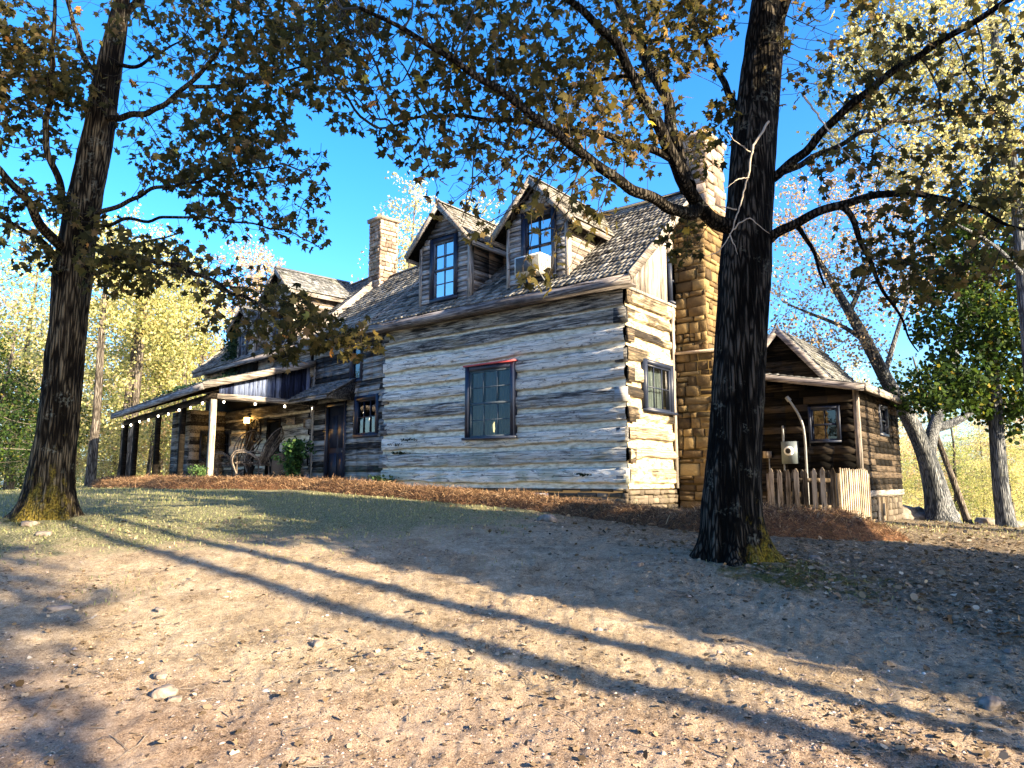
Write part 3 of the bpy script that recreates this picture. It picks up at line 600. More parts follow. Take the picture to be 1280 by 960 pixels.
def stone_face(mb, O, A, B, L, H, taper=None, course=(.12, .26), width=(.16, .46), depth=.04, gap=.018):
    """irregular coursed stones on the face O + A*s + B*t, standing out along A x B"""
    O, A, B = (np.array(q, float) for q in (O, A, B)); Nn = np.cross(A, B); Nn /= np.linalg.norm(Nn); t = 0
    while t < H-.03:
        h = min(RNG.uniform(*course), H-t); s = -RNG.uniform(0, .1); wav = RNG.uniform(-.02, .02)
        while s < L:
            w = RNG.uniform(*width)*(.7+.6*RNG.random()); a = max(s, 0); b = min(s+w, L); s += w
            if b-a < .05: continue
            split = h > .19 and RNG.random() < .3
            for (t0, t1) in ([(t, t+h*.5), (t+h*.5, t+h)] if split else [(t, t+h)]):
                g = gap*.5; j = lambda: RNG.uniform(-.016, .016)
                c = [(a+g+j(), t0+g+j()+wav), (b-g+j(), t0+g+j()+wav), (b-g+j(), t1-g+j()+wav), (a+g+j(), t1-g+j()+wav)]
                c = [(min(max(p, 0), L), min(max(q, 0), H)) for p, q in c]
                mid = np.mean(c, axis=0); d = depth*RNG.uniform(.6, 1.4); inn = RNG.uniform(.70, .86)
                V = [O+A*p+B*q-Nn*.03 for p, q in c]+[O+A*p+B*q+Nn*d*.55 for p, q in c]+[O+A*(mid[0]+(p-mid[0])*inn+j()*.4)+B*(mid[1]+(q-mid[1])*inn+j()*.4)+Nn*(d+j()*.5) for p, q in c]
                F = [[8, 9, 10, 11]]+[[q, (q+1) % 4, 4+(q+1) % 4, 4+q] for q in range(4)]+[[4+q, 4+(q+1) % 4, 8+(q+1) % 4, 8+q] for q in range(4)]
                mb.add(V, F, float(np.clip(RNG.normal(.5, .24), 0, 1)))
        t += h
FX = lambda y: (lambda s, d, z: (s, y-d, z))          # wall along x facing -y
FY = lambda x: (lambda s, d, z: (x+d, s, z))          # wall along y facing +x
FYn = lambda x: (lambda s, d, z: (x-d, s, z))         # wall along y facing -x
def window(fn, M, s0, s1, z0, z1, fw=.10, cols=2, rows=4, glass='glass', curtain=None, sill=True, meet=True, screen=False, cap=None, sash='sash', sides=True, name='window', label=None):
    """a window in the wall plane fn: frame, sash bars (a sub-part), pane, curtain"""
    f = MB()
    def bx(mb, a0, a1, d0, d1, b0, b1):
        mb.hexa([fn(a0, d1, b0), fn(a1, d1, b0), fn(a1, d0, b0), fn(a0, d0, b0), fn(a0, d1, b1), fn(a1, d1, b1), fn(a1, d0, b1), fn(a0, d0, b1)], .5)
    bx(f, s0-fw, s0, -.10, .075, z0, z1+fw); bx(f, s1, s1+fw, -.10, .075, z0, z1+fw); bx(f, s0+.002, s1-.002, -.10, .072, z1, z1+fw-.003)
    if sill: bx(f, s0-fw-.05, s1+fw+.05, -.10, .13, z0-.06, z0)
    else: bx(f, s0-fw, s1+fw, -.10, .073, z0-fw*.8, z0)
    w = f.build(name, M_['frame'], house, M)
    if label: w['label'] = label
    q = MB(); t = .022; zm = (z0+z1)/2
    for (b0, b1, d) in ((z0, zm+.02, .0), (zm-.02, z1, .02)) if meet else ((z0, z1, .01),):
        bx(q, s0, s0+.04, d-.03, d+.02, b0, b1); bx(q, s1-.04, s1, d-.03, d+.02, b0, b1); bx(q, s0+.04, s1-.04, d-.03, d+.019, b0, b0+.045); bx(q, s0+.04, s1-.04, d-.03, d+.019, b1-.045, b1)
        r = rows//2 if meet else rows
        for k in range(1, cols): c = s0+(s1-s0)*k/cols; bx(q, c-t/2, c+t/2, d-.012, d+.012, b0+.045, b1-.045)
        for k in range(1, r): c = b0+(b1-b0)*k/r; bx(q, s0+.04, s1-.04, d-.010, d+.010, c-t/2, c+t/2)
    q.build('sash', M_[sash], w, M)
    g = MB(); g.add([fn(s0, -.008, z0), fn(s1, -.008, z0), fn(s1, -.008, z1), fn(s0, -.008, z1)], [[0, 1, 2, 3]]); g.build('pane', M_[glass], w, M)
    if screen: g = MB(); g.add([fn(s0, .045, z0), fn(s1, .045, z0), fn(s1, .045, z1), fn(s0, .045, z1)], [[0, 1, 2, 3]]); g.build('insect_screen', M_['screen'], w, M)
    if curtain:
        g = MB(); K = 40; ss = np.linspace(s0-.05, s1+.05, K); P = []
        for zz in (z0-.02, z1+.05): P += [fn(a, -.14+.025*math.sin(a*38+math.sin(a*9)*2), zz) for a in ss]
        g.add(P, [[k, k+1, K+k+1, K+k] for k in range(K-1)]); g.build('curtain', M_[curtain], w, M, True)
    if cap:
        g = MB(); bx(g, s0-fw-.04, s1+fw+.04, -.02, .12, z1+fw, z1+fw+.035); g.build('drip_cap', M_[cap], w, M)
    b = MB(); bx(b, s0-.1, s1+.1, -.55, -.5, z0-.1, z1+.15); bx(b, s0-.15, s0-.1, -.5, -.11, z0-.1, z1+.15); bx(b, s1+.1, s1+.15, -.5, -.11, z0-.1, z1+.15); bx(b, s0-.1, s1+.1, -.5, -.11, z0-.12, z0-.1); bx(b, s0-.1, s1+.1, -.5, -.11, z1+.1, z1+.12)
    b.build('dark_room', M_['dark_room'], w, M)
    return w

# ================================================================ log wing (frame 1)
ZB, ZT = -.18, 4.0
WA = (-4.24, -2.96, 1.0, 2.6)          # window in the long wall (s0,s1,z0,z1)
log_wall(F1, 'x', -7.4, .0, ZB, ZT, 10, [(WA[0]-.06, WA[1]+.06, WA[2]-.05, WA[3]+.06)], M_['logs'], seed=3)
WBs = (.72, 1.86, 1.5, 2.48)
log_wall(F1, 'y', .0, 6.2, ZB, ZT, 10, [(WBs[0]-.06, WBs[1]+.06, WBs[2]-.05, WBs[3]+.06)], M_['logs_end'], seed=8, chink=.17, blotch=.02)
mb = MB(); log_ends(mb, .0, .0, .24, .075, ZB, ZT, 10); log_ends(mb, -7.25, .0, .22, .07, ZB, ZT, 10, 1)
mb.build_each('log_end', M_['shade_siding'], house, F1)
mb = MB()      # end-grain of the long wall's logs on the gable side
p = (ZT-ZB)/10
for k in range(10):
    if k % 2: mb.box(.03, .085, .0, RNG.uniform(.14, .24), ZB+p*k+.11, ZB+p*(k+1)-.02, None, .014)
mb.build_each('log_end', M_['logs_end'], house, F1, {'chink': 0, 'logtone': .25})
mb = MB(); mb.box(-7.4, -.02, .02, .2, -1.2, ZB, .3); mb.box(-.2, -.02, .2, 6.2, -1.4, ZB, .3)
mb.build('foundation_core', M_['mortar'], house, F1)
mb = MB(); stone_face(mb, (-7.4, -.0, -1.2), (1, 0, 0), (0, 0, 1), 7.4, 1.02, course=(.07, .13), width=(.16, .5)); stone_face(mb, (0.0, 0, -1.4), (0, 1, 0), (0, 0, 1), 2.2, 1.22, course=(.08, .14))
mb.build('foundation', M_['stone_grey'], house, F1)
for (a, b, zz) in ((-2.35, -1.95, -.46), (-6.55, -6.12, -.42)):
    mb = MB(); mb.box(a, b, -.085, -.05, zz, zz+.17, .5); q = mb.build('foundation_vent', M_['white_paint'], house, F1)
    mb = MB()
    for k in range(9): x = a+.02+(b-a-.06)*k/9; mb.box(x, x+.022, -.089, -.0862, zz+.02, zz+.15, .5)
    mb.build('vent_slots', M_['grille'], q, F1)
MOSSM = N('dark_wall_moss').done((.012, .018, .006), 1)
for (cx, cz, n) in ((-6.95, .92, 90), (-6.35, 1.02, 60), (-6.7, .70, 26), (-1.2, .12, 60)):
    mb = MB()
    for _ in range(n):
        x = cx+RNG.normal(0, .17); z = cz+RNG.normal(0, .016)-.02*(x-cx); r = RNG.uniform(.018, .05)
        mb.tube([(x-r, -.045, z), (x, -.060-r*.25, z+.004), (x+r, -.045, z-.003)], [r*.2, r*.5, r*.2], 5, RNG.random())
    mb.tube([(cx-.6, -.045, cz+.012), (cx, -.05, cz), (cx+.6, -.045, cz-.012)], [.004, .008, .004], 5)
    mb.build('moss_patch', MOSSM, house, F1, True)
wn = window(FX(-.055), F1, *WA, fw=.12, cols=3, rows=4, glass='glass', curtain='curtain', screen=True, cap='red', sash='sash_blue', label='navy framed window with red drip cap in the long log wall')
# candle arch behind the pane
mb = MB()
mb.box(-3.98, -3.2, .09, .12, 1.03, 1.06, .5)
for k in range(5): x = -3.94+.17*k; h = .16+.03*math.sin(k*1.2); mb.tube([(x, .1, 1.06), (x, .1, 1.06+h)], [.012, .012], 6)
mb.build('candle_arch', M_['white_paint'], wn, F1)
mb = MB(); mb.tube([(-3.62, .1, 1.12), (-3.60, .1, 1.2), (-3.62, .1, 1.3), (-3.61, .1, 1.37)], [.02, .045, .035, .008], 8); mb.build('candle_glow', M_['candle'], wn, F1, True)
window(FY(.05), F1, *WBs, fw=.09, cols=3, rows=2, glass='glass', curtain='curtain_pale', sill=True, meet=False, sash='frame', label='dark framed window with pale curtain in the sunlit gable wall')
# thin corner boards against the chimney on the gable wall
mb = MB(); mb.box(.05, .09, 2.05, 2.15, ZB, ZT, .6)
mb.build('corner_board', M_['trim_z'], house, F1)

# roof of the wing
SL = .84; RE = 7.05; EV = 4.17; RY = 3.08; EY = -.36; XL, XR = -7.75, .36
slen = math.hypot(RY-EY, RE-EV); Sf = ((0, (RY-EY)/slen, (RE-EV)/slen)); Sb = ((0, -(RY-EY)/slen, (RE-EV)/slen))
mb = MB(); slab(mb, [(XL, EY+.01, EV-.03), (XR-.03, EY+.01, EV-.03), (XR-.03, RY, RE-.03), (XL, RY, RE-.03)], .05)
slab(mb, [(XL, RY+.002, RE-.03), (XR-.03, RY+.002, RE-.03), (XR-.03, 2*RY-EY, EV-.03), (XL, 2*RY-EY, EV-.03)], .05)
rf = mb.build('roof', M_['dark_siding'], house, F1)
mb = MB(); shakes(mb, (XL, EY, EV), (1, 0, 0), Sf, XR-XL, slen, .20); mb.build('roof_shakes', M_['shake'], rf, F1)
mb = MB(); shakes(mb, (XL, 2*RY-EY, EV), (1, 0, 0), Sb, XR-XL, slen, .24, .2, .4); mb.build('rear_roof_shakes', M_['shake'], rf, F1)
mb = MB(); mb.beam((XL, EY-.02, EV-.11), (XR, EY-.02, EV-.11), .045, .20, .4, seg=12, jit=.004); mb.box(XL, XR-.05, EY+.02, -.03, EV-.20, EV-.17, .2)
mb.build('fascia', M_['trim_x'], house, F1)
mb = MB()
for x in (XR+.0, XL-.0): mb.beam((x, EY-.03, EV-.06), (x, RY, RE-.06), .05, .19, .75); mb.beam((x, RY+.003, RE-.06), (x, 2*RY-EY, EV-.06), .05, .19, .75)
mb.build_each('rake_board', M_['trim_y'], house, F1)
mb = MB(); mb.beam((XL, RY-.05, RE+.05), (XR, RY-.05, RE+.05), .16, .03, .6, up=(0, -.6, 1)); mb.beam((XL, RY+.07, RE+.04), (XR, RY+.07, RE+.04), .16, .03, .6, up=(0, .6, 1)); mb.build('ridge_cap', M_['shake'], rf, F1)
# gable: upright boards, dark window
mb = MB(); y = .0
while y < 6.15:
    w = RNG.uniform(.15, .24); y1 = min(y+w-.008, 6.18); zt = lambda q: EV-.09+SL*(min(q, 2*RY-q)-EY)
    if not (1.95 < (y+y1)/2 < 2.9): mb.hexa([(.02, y, ZT-.02), (.05, y, ZT-.02), (.05, y1, ZT-.02), (.02, y1, ZT-.02), (.02, y, zt(y)), (.05, y, zt(y)), (.05, y1, zt(y1)), (.02, y1, zt(y1))])
    else: mb.hexa([(.02, y, 5.25), (.05, y, 5.25), (.05, y1, 5.25), (.02, y1, 5.25), (.02, y, zt(y)), (.05, y, zt(y)), (.05, y1, zt(y1)), (.02, y1, zt(y1))])
    y = y1+.008
mb.box(.052, .10, .0, 2.9, ZT-.03, ZT+.03, .7)
mb.build('gable_boards', M_['trim_z'], house, F1)
window(FY(.02), F1, 2.1, 2.8, 4.12, 5.12, fw=.07, cols=1, rows=2, glass='glass', sill=False, sash='frame', label='small dark attic window beside the stone chimney')
mb = MB(); mb.box(-7.38, -.12, 6.0, 6.2, -1.2, 4.1, .4); mb.box(-7.4, -7.25, .12, 6.0, -1.0, 4.1, .4)
mb.hexa([(-7.4, .2, 4.1), (-7.25, .2, 4.1), (-7.25, 6, 4.1), (-7.4, 6, 4.1), (-7.4, RY-.1, RE-.15), (-7.25, RY-.1, RE-.15), (-7.25, RY+.1, RE-.15), (-7.4, RY+.1, RE-.15)], .4)
mb.build('rear_wall', M_['dark_siding'], house, F1)

# big gable chimney
def chimney(M, x0, x1, y0, y1, z0, z1, mat, core, parent, name='chimney', dpt=.05, cs=(.09, .30), wd=(.14, .52)):
    mb = MB(); mb.box(x0+.03, x1-.03, y0+.03, y1-.03, z0, z1, .3); c = mb.build(name, M_[core], parent, M)
    mb = MB(); H = z1-z0
    stone_face(mb, (x0, y0+.03, z0), (1, 0, 0), (0, 0, 1), x1-x0, H, depth=dpt, course=cs, width=wd)
    stone_face(mb, (x1-.03, y0, z0), (0, 1, 0), (0, 0, 1), y1-y0, H, depth=dpt, course=cs, width=wd)
    stone_face(mb, (x1, y1-.03, z0), (-1, 0, 0), (0, 0, 1), x1-x0, H, depth=dpt, course=cs, width=wd)
    if x0 > .5 or M is F2 or z0 > 6: stone_face(mb, (x0+.03, y1, z0), (0, -1, 0), (0, 0, 1), y1-y0, H, depth=dpt, course=cs, width=wd)
    mb.add([(x0, y0, z1-.002), (x1, y0, z1-.002), (x1, y1, z1-.002), (x0, y1, z1-.002)], [[0, 1, 2, 3]], .6)
    mb.build('chimney_stones', M_[mat], c, M); return c
ch = chimney(F1, .06, 1.0, 2.18, 4.2, -1.5, 2.85, 'stone', 'mortar_yellow', house)
chimney(F1, .06, .82, 2.28, 4.05, 2.9, 6.4, 'stone', 'mortar', house, 'chimney_shaft')
mb = MB(); mb.box(.05, 1.06, 2.1, 4.26, 2.84, 2.90, .8, .01); mb.build('shoulder_cap', M_['stone_pale'], ch, F1)
chimney(F1, .10, .76, 2.75, 3.8, 6.4, 8.25, 'stone_pale', 'mortar', house, 'chimney_stack')
mb = MB(); mb.box(.04, .82, 2.68, 3.87, 8.25, 8.36, .7, .015); mb.build('chimney_cap', M_['stone_pale'], ch, F1)

# ---- dormers of the wing
def dormer(M, x0, x1, yf, zf, ze, za, yb, win, ov=.30, name='dormer', mats=('dormer_siding', 'dormer_side', 'shake', 'trim_x'), row=.135, label=None, glass='glass_sky', wcols=2, curtain='curtain_pale', zroof=None, sash='sash'):
    xc = (x0+x1)/2; hw = (x1-x0)/2; sl = (za-ze)/(hw+ov)
    zw = lambda x: za-.10-sl*abs(x-xc)
    w0, w1, wz0, wz1 = win; hole = (w0-.10, w1+.10, wz0-.12, wz1+.12)
    mb = MB()
    def clip(z):
        h = (za-.12-z)/sl; return (max(x0, xc-h), min(x1, xc+h))
    siding(mb, FX(yf), x0, x1, zf-.05, za-.15, row, [hole], clip=clip, lap=.03, th=.014)
    d = mb.build(name, M_[mats[0]], house, M)
    if label: d['label'] = label
    core = MB(); c = hole
    core.box(x0+.02, hole[0]+.05, yf+.0, yf+.03, zf-.4, zw(x0), .3); core.box(hole[1]-.05, x1-.02, yf+.0, yf+.03, zf-.4, zw(x0), .3); core.box(hole[0]+.05, hole[1]-.05, yf, yf+.03, zf-.4, hole[2]+.05, .3)
    core.hexa([(x0+.02, yf, zw(x0)), (x1-.02, yf, zw(x0)), (x1-.02, yf+.03, zw(x0)), (x0+.02, yf+.03, zw(x0)), (xc-.05, yf, za-.16), (xc+.05, yf, za-.16), (xc+.05, yf+.03, za-.16), (xc-.05, yf+.03, za-.16)], .3)
    for x in (x0, x1-.03): core.box(x, x+.03, yf+.03, yb, zf-.4, zw(x0)-.02, .3)
    core.build('dormer_core', M_['dark_room'], d, M)
    for sgn, x, f in ((1, x1, FY(x1)), (-1, x0, FYn(x0))):
        mb = MB(); siding(mb, f, yf+.10, yb, zf-.05, zw(x0)-.02, row); mb.build('cheek', M_[mats[1]], d, M)
    mb = MB()
    for x in (x0-.035, x1-.055): mb.box(x, x+.09, yf-.045, yf+.09, zf-.08, zw(x0)-.02, .75)
    mb.build_each('corner_board', M_['trim_z'], d, M)
    # roof with overhang
    yo = yf-ov; xl = x0-ov; xr = x1+ov; dk = MB()
    slab(dk, [(xl+.01, yo+.03, ze-.02), (xc, yo+.03, za-.02), (xc, yb+.9, za-.02), (xl+.01, yb+.9, ze-.02)][::-1], .05); slab(dk, [(xc+.002, yo+.03, za-.02), (xr-.01, yo+.03, ze-.02), (xr-.01, yb+.9, ze-.02), (xc+.002, yb+.9, za-.02)][::-1], .05)
    r = dk.build('dormer_roof', M_['dark_siding'], d, M)
    sh = MB(); H = math.hypot(hw+ov, za-ze)
    shakes(sh, (xl, yo, ze), (0, 1, 0), ((hw+ov)/H, 0, (za-ze)/H), yb+.9-yo, H, .17)
    shakes(sh, (xr, yo, ze), (0, 1, 0), (-(hw+ov)/H, 0, (za-ze)/H), yb+.9-yo, H, .17)
    sh.beam((xc-.05, yo, za+.03), (xc-.05, yb+.9, za+.03), .14, .02, .6, up=(-.7, 0, 1)); sh.beam((xc+.05, yo, za+.03), (xc+.05, yb+.9, za+.03), .14, .02, .6, up=(.7, 0, 1))
    sh.build('dormer_shakes', M_[mats[2]], d, M)
    bg = MB()
    bg.beam((xl, yo, ze-.07), (xc, yo, za-.07), .035, .15, .8); bg.beam((xc, yo-.003, za-.07), (xr, yo-.003, ze-.07), .035, .15, .7)
    bg.beam((xl, yo+.04, ze-.09), (xl, yb+.4, ze-.09), .035, .13, .5); bg.beam((xr, yo+.04, ze-.09), (xr, yb+.4, ze-.09), .035, .13, .7)
    bg.build('bargeboard', M_['trim_y'], d, M)
    fl = MB(); fl.hexa([(x0-.02, yf-.09, zf-.09), (x1+.02, yf-.09, zf-.09), (x1+.02, yf-.03, zf-.03), (x0-.02, yf-.03, zf-.03), (x0-.02, yf-.10, zf-.07), (x1+.02, yf-.10, zf-.07), (x1+.02, yf-.04, zf-.0), (x0-.02, yf-.04, zf-.0)], .5)
    fl.build('flashing', M_['meter'], d, M)
    window(FX(yf), M, w0, w1, wz0, wz1, fw=.11, cols=wcols, rows=4, glass=glass, curtain=curtain, sill=False, sash=sash, name='dormer_window')
    return d
dormer(F1, -6.09, -4.35, .02, 4.47, 5.88, 7.08, 1.9, (-5.60, -4.86, 4.62, 6.12), label='dormer with a tall closed navy window, nearer the porch', sash='sash_blue')
dormer(F1, -3.12, -1.42, .02, 4.47, 5.75, 6.95, 1.8, (-2.58, -1.82, 4.62, 6.12), label='dormer holding the window air conditioner', glass='glass_sky', sash='frame')

# ================================================================ older section (frame 2)
log_wall(F2, 'x', -8.6, .0, -.05, 2.6, 6, [(-3.0, -1.9, .0, 2.1), (-4.7, -3.9, .0, 2.2), (-6.9, -6.1, .8, 1.9)], M_['logs'], 'cabin_wall', 5, .13, .05, .03).data.transform(Matrix.Translation((0, 3.08, 0)))
mb = MB(); mb.box(-.02, .04, 3.08, 3.3, -.2, 3.8, .5)
for k in range(9):
    if k % 2 == 0: mb.box(-.12, .16, 2.98, 3.3, -.1+.43*k, .2+.43*k, None, .015)
mb.build_each('cabin_log_end', M_['shade_siding'], house, F2)
mb = MB(); log_ends(mb, 0.02, 3.08, .3, .08, -.05, 3.6, 9, 0)
mb.build_each('log_end', M_['logs_end'], house, F2, {'chink': 0, 'logtone': .5})
DX = (1.2, 2.2, -.15, 2.22)
rec_holes = [(DX[0]-.08, DX[1]+.08, -.6, DX[3]+.08), (2.73, 4.0, 1.18, 2.42), (2.42, 3.12, 2.82, 4.0)]
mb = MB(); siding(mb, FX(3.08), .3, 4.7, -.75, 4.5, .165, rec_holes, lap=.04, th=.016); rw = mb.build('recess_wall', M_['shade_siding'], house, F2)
mb = MB(); mb.box(.22, .31, 3.02, 3.12, -.5, 4.4, .7); mb.build('corner_board', M_['trim_z'], house, F2)
mb = MB()
for (a, b, c, d) in ((-9, -4.7, -.9, 4.4), (-4.69, -3.9, 2.2, 4.4), (-3.89, -3.01, -.9, 4.4), (-3.0, -1.9, 2.1, 4.4), (-1.89, 1.15, -.9, 4.4), (1.16, 2.25, 2.27, 4.4), (2.26, 2.7, -.9, 4.4), (2.71, 4.05, -.9, 1.15), (4.06, 4.7, -.9, 4.4), (3.14, 4.05, 2.45, 4.4)): mb.box(a, b, 3.12, 3.2, c, d, .3)
mb.box(-9, 5, 8.4, 8.5, -1, 4.4, .3); mb.box(-9, -8.9, 3.2, 8.4, -1, 4.4, .3)
mb.build('wall_core', M_['dark_room'], house, F2)
window(FX(3.08), F2, 2.85, 3.88, 1.3, 2.3, fw=.12, cols=3, rows=2, glass='glass', curtain=None, sill=False, meet=False, sash='frame', label='small navy window right of the side door')
window(FX(3.08), F2, 2.52, 3.0, 2.92, 3.95, fw=.09, cols=1, rows=2, glass='glass', sill=False, sash='frame', label='narrow upper window above the side door')
mb = MB(); mb.box(DX[0], DX[1], 3.10, 3.14, DX[2], DX[3], .4); d_ = mb.build('door', M_['frame'], house, F2); d_['label'] = 'dark navy side door under the small canopy'
mb = MB()
for (a, b, c, d) in ((DX[0]-.09, DX[0]-.001, DX[2], DX[3]+.09), (DX[1]+.001, DX[1]+.09, DX[2], DX[3]+.09), (DX[0], DX[1], DX[3]+.001, DX[3]+.088)): mb.box(a, b, 3.0, 3.14, c, d, .5)
for (a, b, c, d) in ((.06, .48, .1, .95), (.56, .94, .1, .95), (.06, .48, 1.1, 2.1), (.56, .94, 1.1, 2.1)):
    mb.box(DX[0]+a, DX[0]+b, 3.085, 3.099, DX[2]+c, DX[2]+d, .6)
mb.build('door_casing', M_['frame'], d_, F2)
mb = MB(); mb.tube([(2.12, 3.09, .85), (2.12, 3.03, .85), (2.12, 3.0, .85)], [.012, .03, .02], 8); mb.build('door_knob', M_['conduit'], d_, F2, True)
mb = MB(); mb.box(1.15, 2.3, 2.6, 3.0, -.55, -.2, .5, .01); mb.build('door_step', M_['stone_grey'], house, F2)
# canopy over the side door
mb = MB(); a0, a1 = .45, 2.75; pr = .95; zl, zh = 2.42, 2.98
slab(mb, [(a0, 3.06-pr, zl), (a1, 3.06-pr, zl), (a1, 3.06, zh), (a0, 3.06, zh)], .04); H = math.hypot(pr, zh-zl)
mb.beam((a0, 3.06-pr, zl-.06), (a1, 3.06-pr, zl-.06), .04, .10, .4)
for x in (a0+.05, a1-.05):
    mb.hexa([(x-.02, 3.06-pr+.05, zl-.10), (x+.02, 3.06-pr+.05, zl-.10), (x+.02, 3.05, zl-.10), (x-.02, 3.05, zl-.10), (x-.02, 3.06-pr+.05, zl-.05), (x+.02, 3.06-pr+.05, zl-.05), (x+.02, 3.05, zh-.05), (x-.02, 3.05, zh-.05)], .3)
cn = mb.build('door_canopy', M_['shade_siding'], house, F2)
mb = MB(); shakes(mb, (a0-.04, 3.06-pr, zl), (1, 0, 0), (0, pr/H, (zh-zl)/H), a1-a0+.08, H, .17); mb.build('canopy_shakes', M_['shake_dark'], cn, F2)

# main roof of the older section
def roof2(x0, x1, y0, yr, ze, zr, mat, nm):
    H = math.hypot(yr-y0, zr-ze); mb = MB(); slab(mb, [(x0, y0+.02, ze-.03), (x1, y0+.02, ze-.03), (x1, yr, zr-.03), (x0, yr, zr-.03)], .06)
    slab(mb, [(x0, yr+.002, zr-.03), (x1, yr+.002, zr-.03), (x1, 2*yr-y0, ze-.03), (x0, 2*yr-y0, ze-.03)], .06)
    r = mb.build(nm, M_['dark_siding'], house, F2); sh = MB()
    shakes(sh, (x0, y0, ze), (1, 0, 0), (0, (yr-y0)/H, (zr-ze)/H), x1-x0, H, .20); shakes(sh, (x0, 2*yr-y0, ze), (1, 0, 0), (0, -(yr-y0)/H, (zr-ze)/H), x1-x0, H, .26, .25, .5)
    sh.beam((x0, yr-.05, zr+.04), (x1, yr-.05, zr+.04), .16, .03, .6, up=(0, -.7, 1)); sh.beam((x0, yr+.07, zr+.03), (x1, yr+.07, zr+.03), .16, .03, .6, up=(0, .7, 1))
    sh.build('roof_shakes', M_[mat], r, F2)
    fb = MB(); fb.beam((x0, y0-.01, ze-.10), (x1, y0-.01, ze-.10), .04, .17, .4); fb.build('fascia', M_['trim_x'], r, F2)
    rk = MB()
    for x in ((x0,) if nm != 'cabin_roof' else (x0, x1)): rk.beam((x, y0-.02, ze+.0), (x, yr, zr+.0), .05, .17, .8); rk.beam((x, yr+.003, zr+.0), (x, 2*yr-y0, ze+.0), .05, .17, .6)
    rk.build_each('rake_board', M_['trim_y'], r, F2); return r
roof2(.04, 5.2, 2.70, 5.8, 4.28, 7.08, 'shake', 'recess_roof')
roof2(-9.2, .0, 2.62, 5.8, 4.34, 7.30, 'shake_dark', 'cabin_roof')
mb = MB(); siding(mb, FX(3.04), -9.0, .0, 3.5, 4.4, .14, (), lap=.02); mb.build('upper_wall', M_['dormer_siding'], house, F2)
ch2 = chimney(F2, -.32, .42, 5.28, 6.02, 6.2, 9.1, 'stone_pale', 'mortar', house, 'ridge_chimney', .035, (.09, .16), (.14, .3)); ch2['label'] = 'squat stone chimney on the ridge behind the dormers'
mb = MB(); mb.box(-.38, .48, 5.22, 6.08, 9.1, 9.2, .5, .02); mb.build('chimney_cap', M_['stone_pale'], ch2, F2)
dormer(F2, -2.85, -1.05, 2.86, 4.5, 6.3, 7.25, 4.6, (-2.25, -1.65, 4.72, 5.55), .28, mats=('dormer_siding', 'dormer_side', 'shake_dark', 'trim_x'), label='tall wall dormer above the porch roof', wcols=2, glass='glass_sky', sash='sash_blue')
dormer(F2, -5.6, -3.9, 2.84, 4.3, 5.6, 6.4, 4.3, (-5.0, -4.5, 4.55, 5.35), .25, mats=('dormer_siding', 'dormer_side', 'shake_dark', 'trim_x'), label='small ivy grown dormer at the far end', wcols=2, glass='glass_sky', sash='sash_blue')

# ---- porch
PX0, PX1 = -8.7, .34; PYe, PYw = -.42, 3.03
sag = lambda x: .036*(x-PX1)                       # the eave sinks towards the far end
pz = lambda x, y: 2.75+sag(x)*(1-(y-PYe)/(PYw-PYe))+(3.78-2.75)*(y-PYe)/(PYw-PYe)
mb = MB()
for k in range(12):
    xa = PX0+(PX1-PX0)*k/12; xb = PX0+(PX1-PX0)*(k+1)/12
    slab(mb, [(xa, PYe+.02, pz(xa, PYe)-.02), (xb, PYe+.02, pz(xb, PYe)-.02), (xb, PYw, pz(xb, PYw)-.02), (xa, PYw, pz(xa, PYw)-.02)], .05, .2)
pr_ = mb.build('porch_roof', M_['dark_siding'], house, F2)
H = math.hypot(PYw-PYe, 1.03); sh = MB()
shakes(sh, (PX0, PYe, 2.75), (1, 0, 0), (0, (PYw-PYe)/H, 1.03/H), PX1-PX0, H, .19, warp=lambda P: P+np.stack([P[:, 0]*0, P[:, 0]*0, sag(P[:, 0])*np.clip(1-(P[:, 1]-PYe)/(PYw-PYe), 0, 1)], 1))
sh.build('porch_shakes', M_['shake_dark'], pr_, F2)
mb = MB(); mb.beam((PX0, PYe-.02, pz(PX0, PYe)-.09), (PX1, PYe-.02, pz(PX1, PYe)-.09), .04, .18, .55, seg=10, jit=.004); mb.build('eave_board', M_['trim_x'], pr_, F2)
mb = MB(); mb.beam((PX1, PYe-.03, pz(PX1, PYe)-.075), (PX1, PYw, pz(PX1, PYw)-.075), .045, .19, .45, seg=6, jit=.004); mb.build('rake_board', M_['trim_y'], pr_, F2)
mb = MB(); bz = lambda x: 2.44+.036*(x-PX1)
mb.beam((-8.4, 0, bz(-8.4)), (.06, 0, bz(.06)), .14, .18, .5, seg=8, jit=.005); mb.build('porch_beam', M_['dark_siding'], pr_, F2)
mb = MB(); mb.beam((.0, .075, 2.44), (.0, 3.05, 2.44), .12, .15, .5, seg=4, jit=.004); mb.build('side_beam', M_['trim_y'], pr_, F2)
mb = MB(); y = .12
while y < 3.0:
    w = RNG.uniform(.10, .17); y1 = min(y+w-.006, 3.02)
    mb.hexa([(.03, y, 2.5), (.055, y, 2.5), (.055, y1, 2.5), (.03, y1, 2.5), (.03, y, pz(0, y)-.10), (.055, y, pz(0, y)-.10), (.055, y1, pz(0, y1)-.10), (.03, y1, pz(0, y1)-.10)]); y = y1+.006
mb.build('porch_gable_boards', M_['blue_board'], pr_, F2)
mb = MB()
for k in range(10):
    x = -8.2+.9*k; mb.beam((x, -.3, pz(x, -.3)-.13), (x, 3.0, pz(x, 3.0)-.13), .05, .12, .3)
mb.build_each('porch_rafter', M_['dark_siding_y'], pr_, F2)
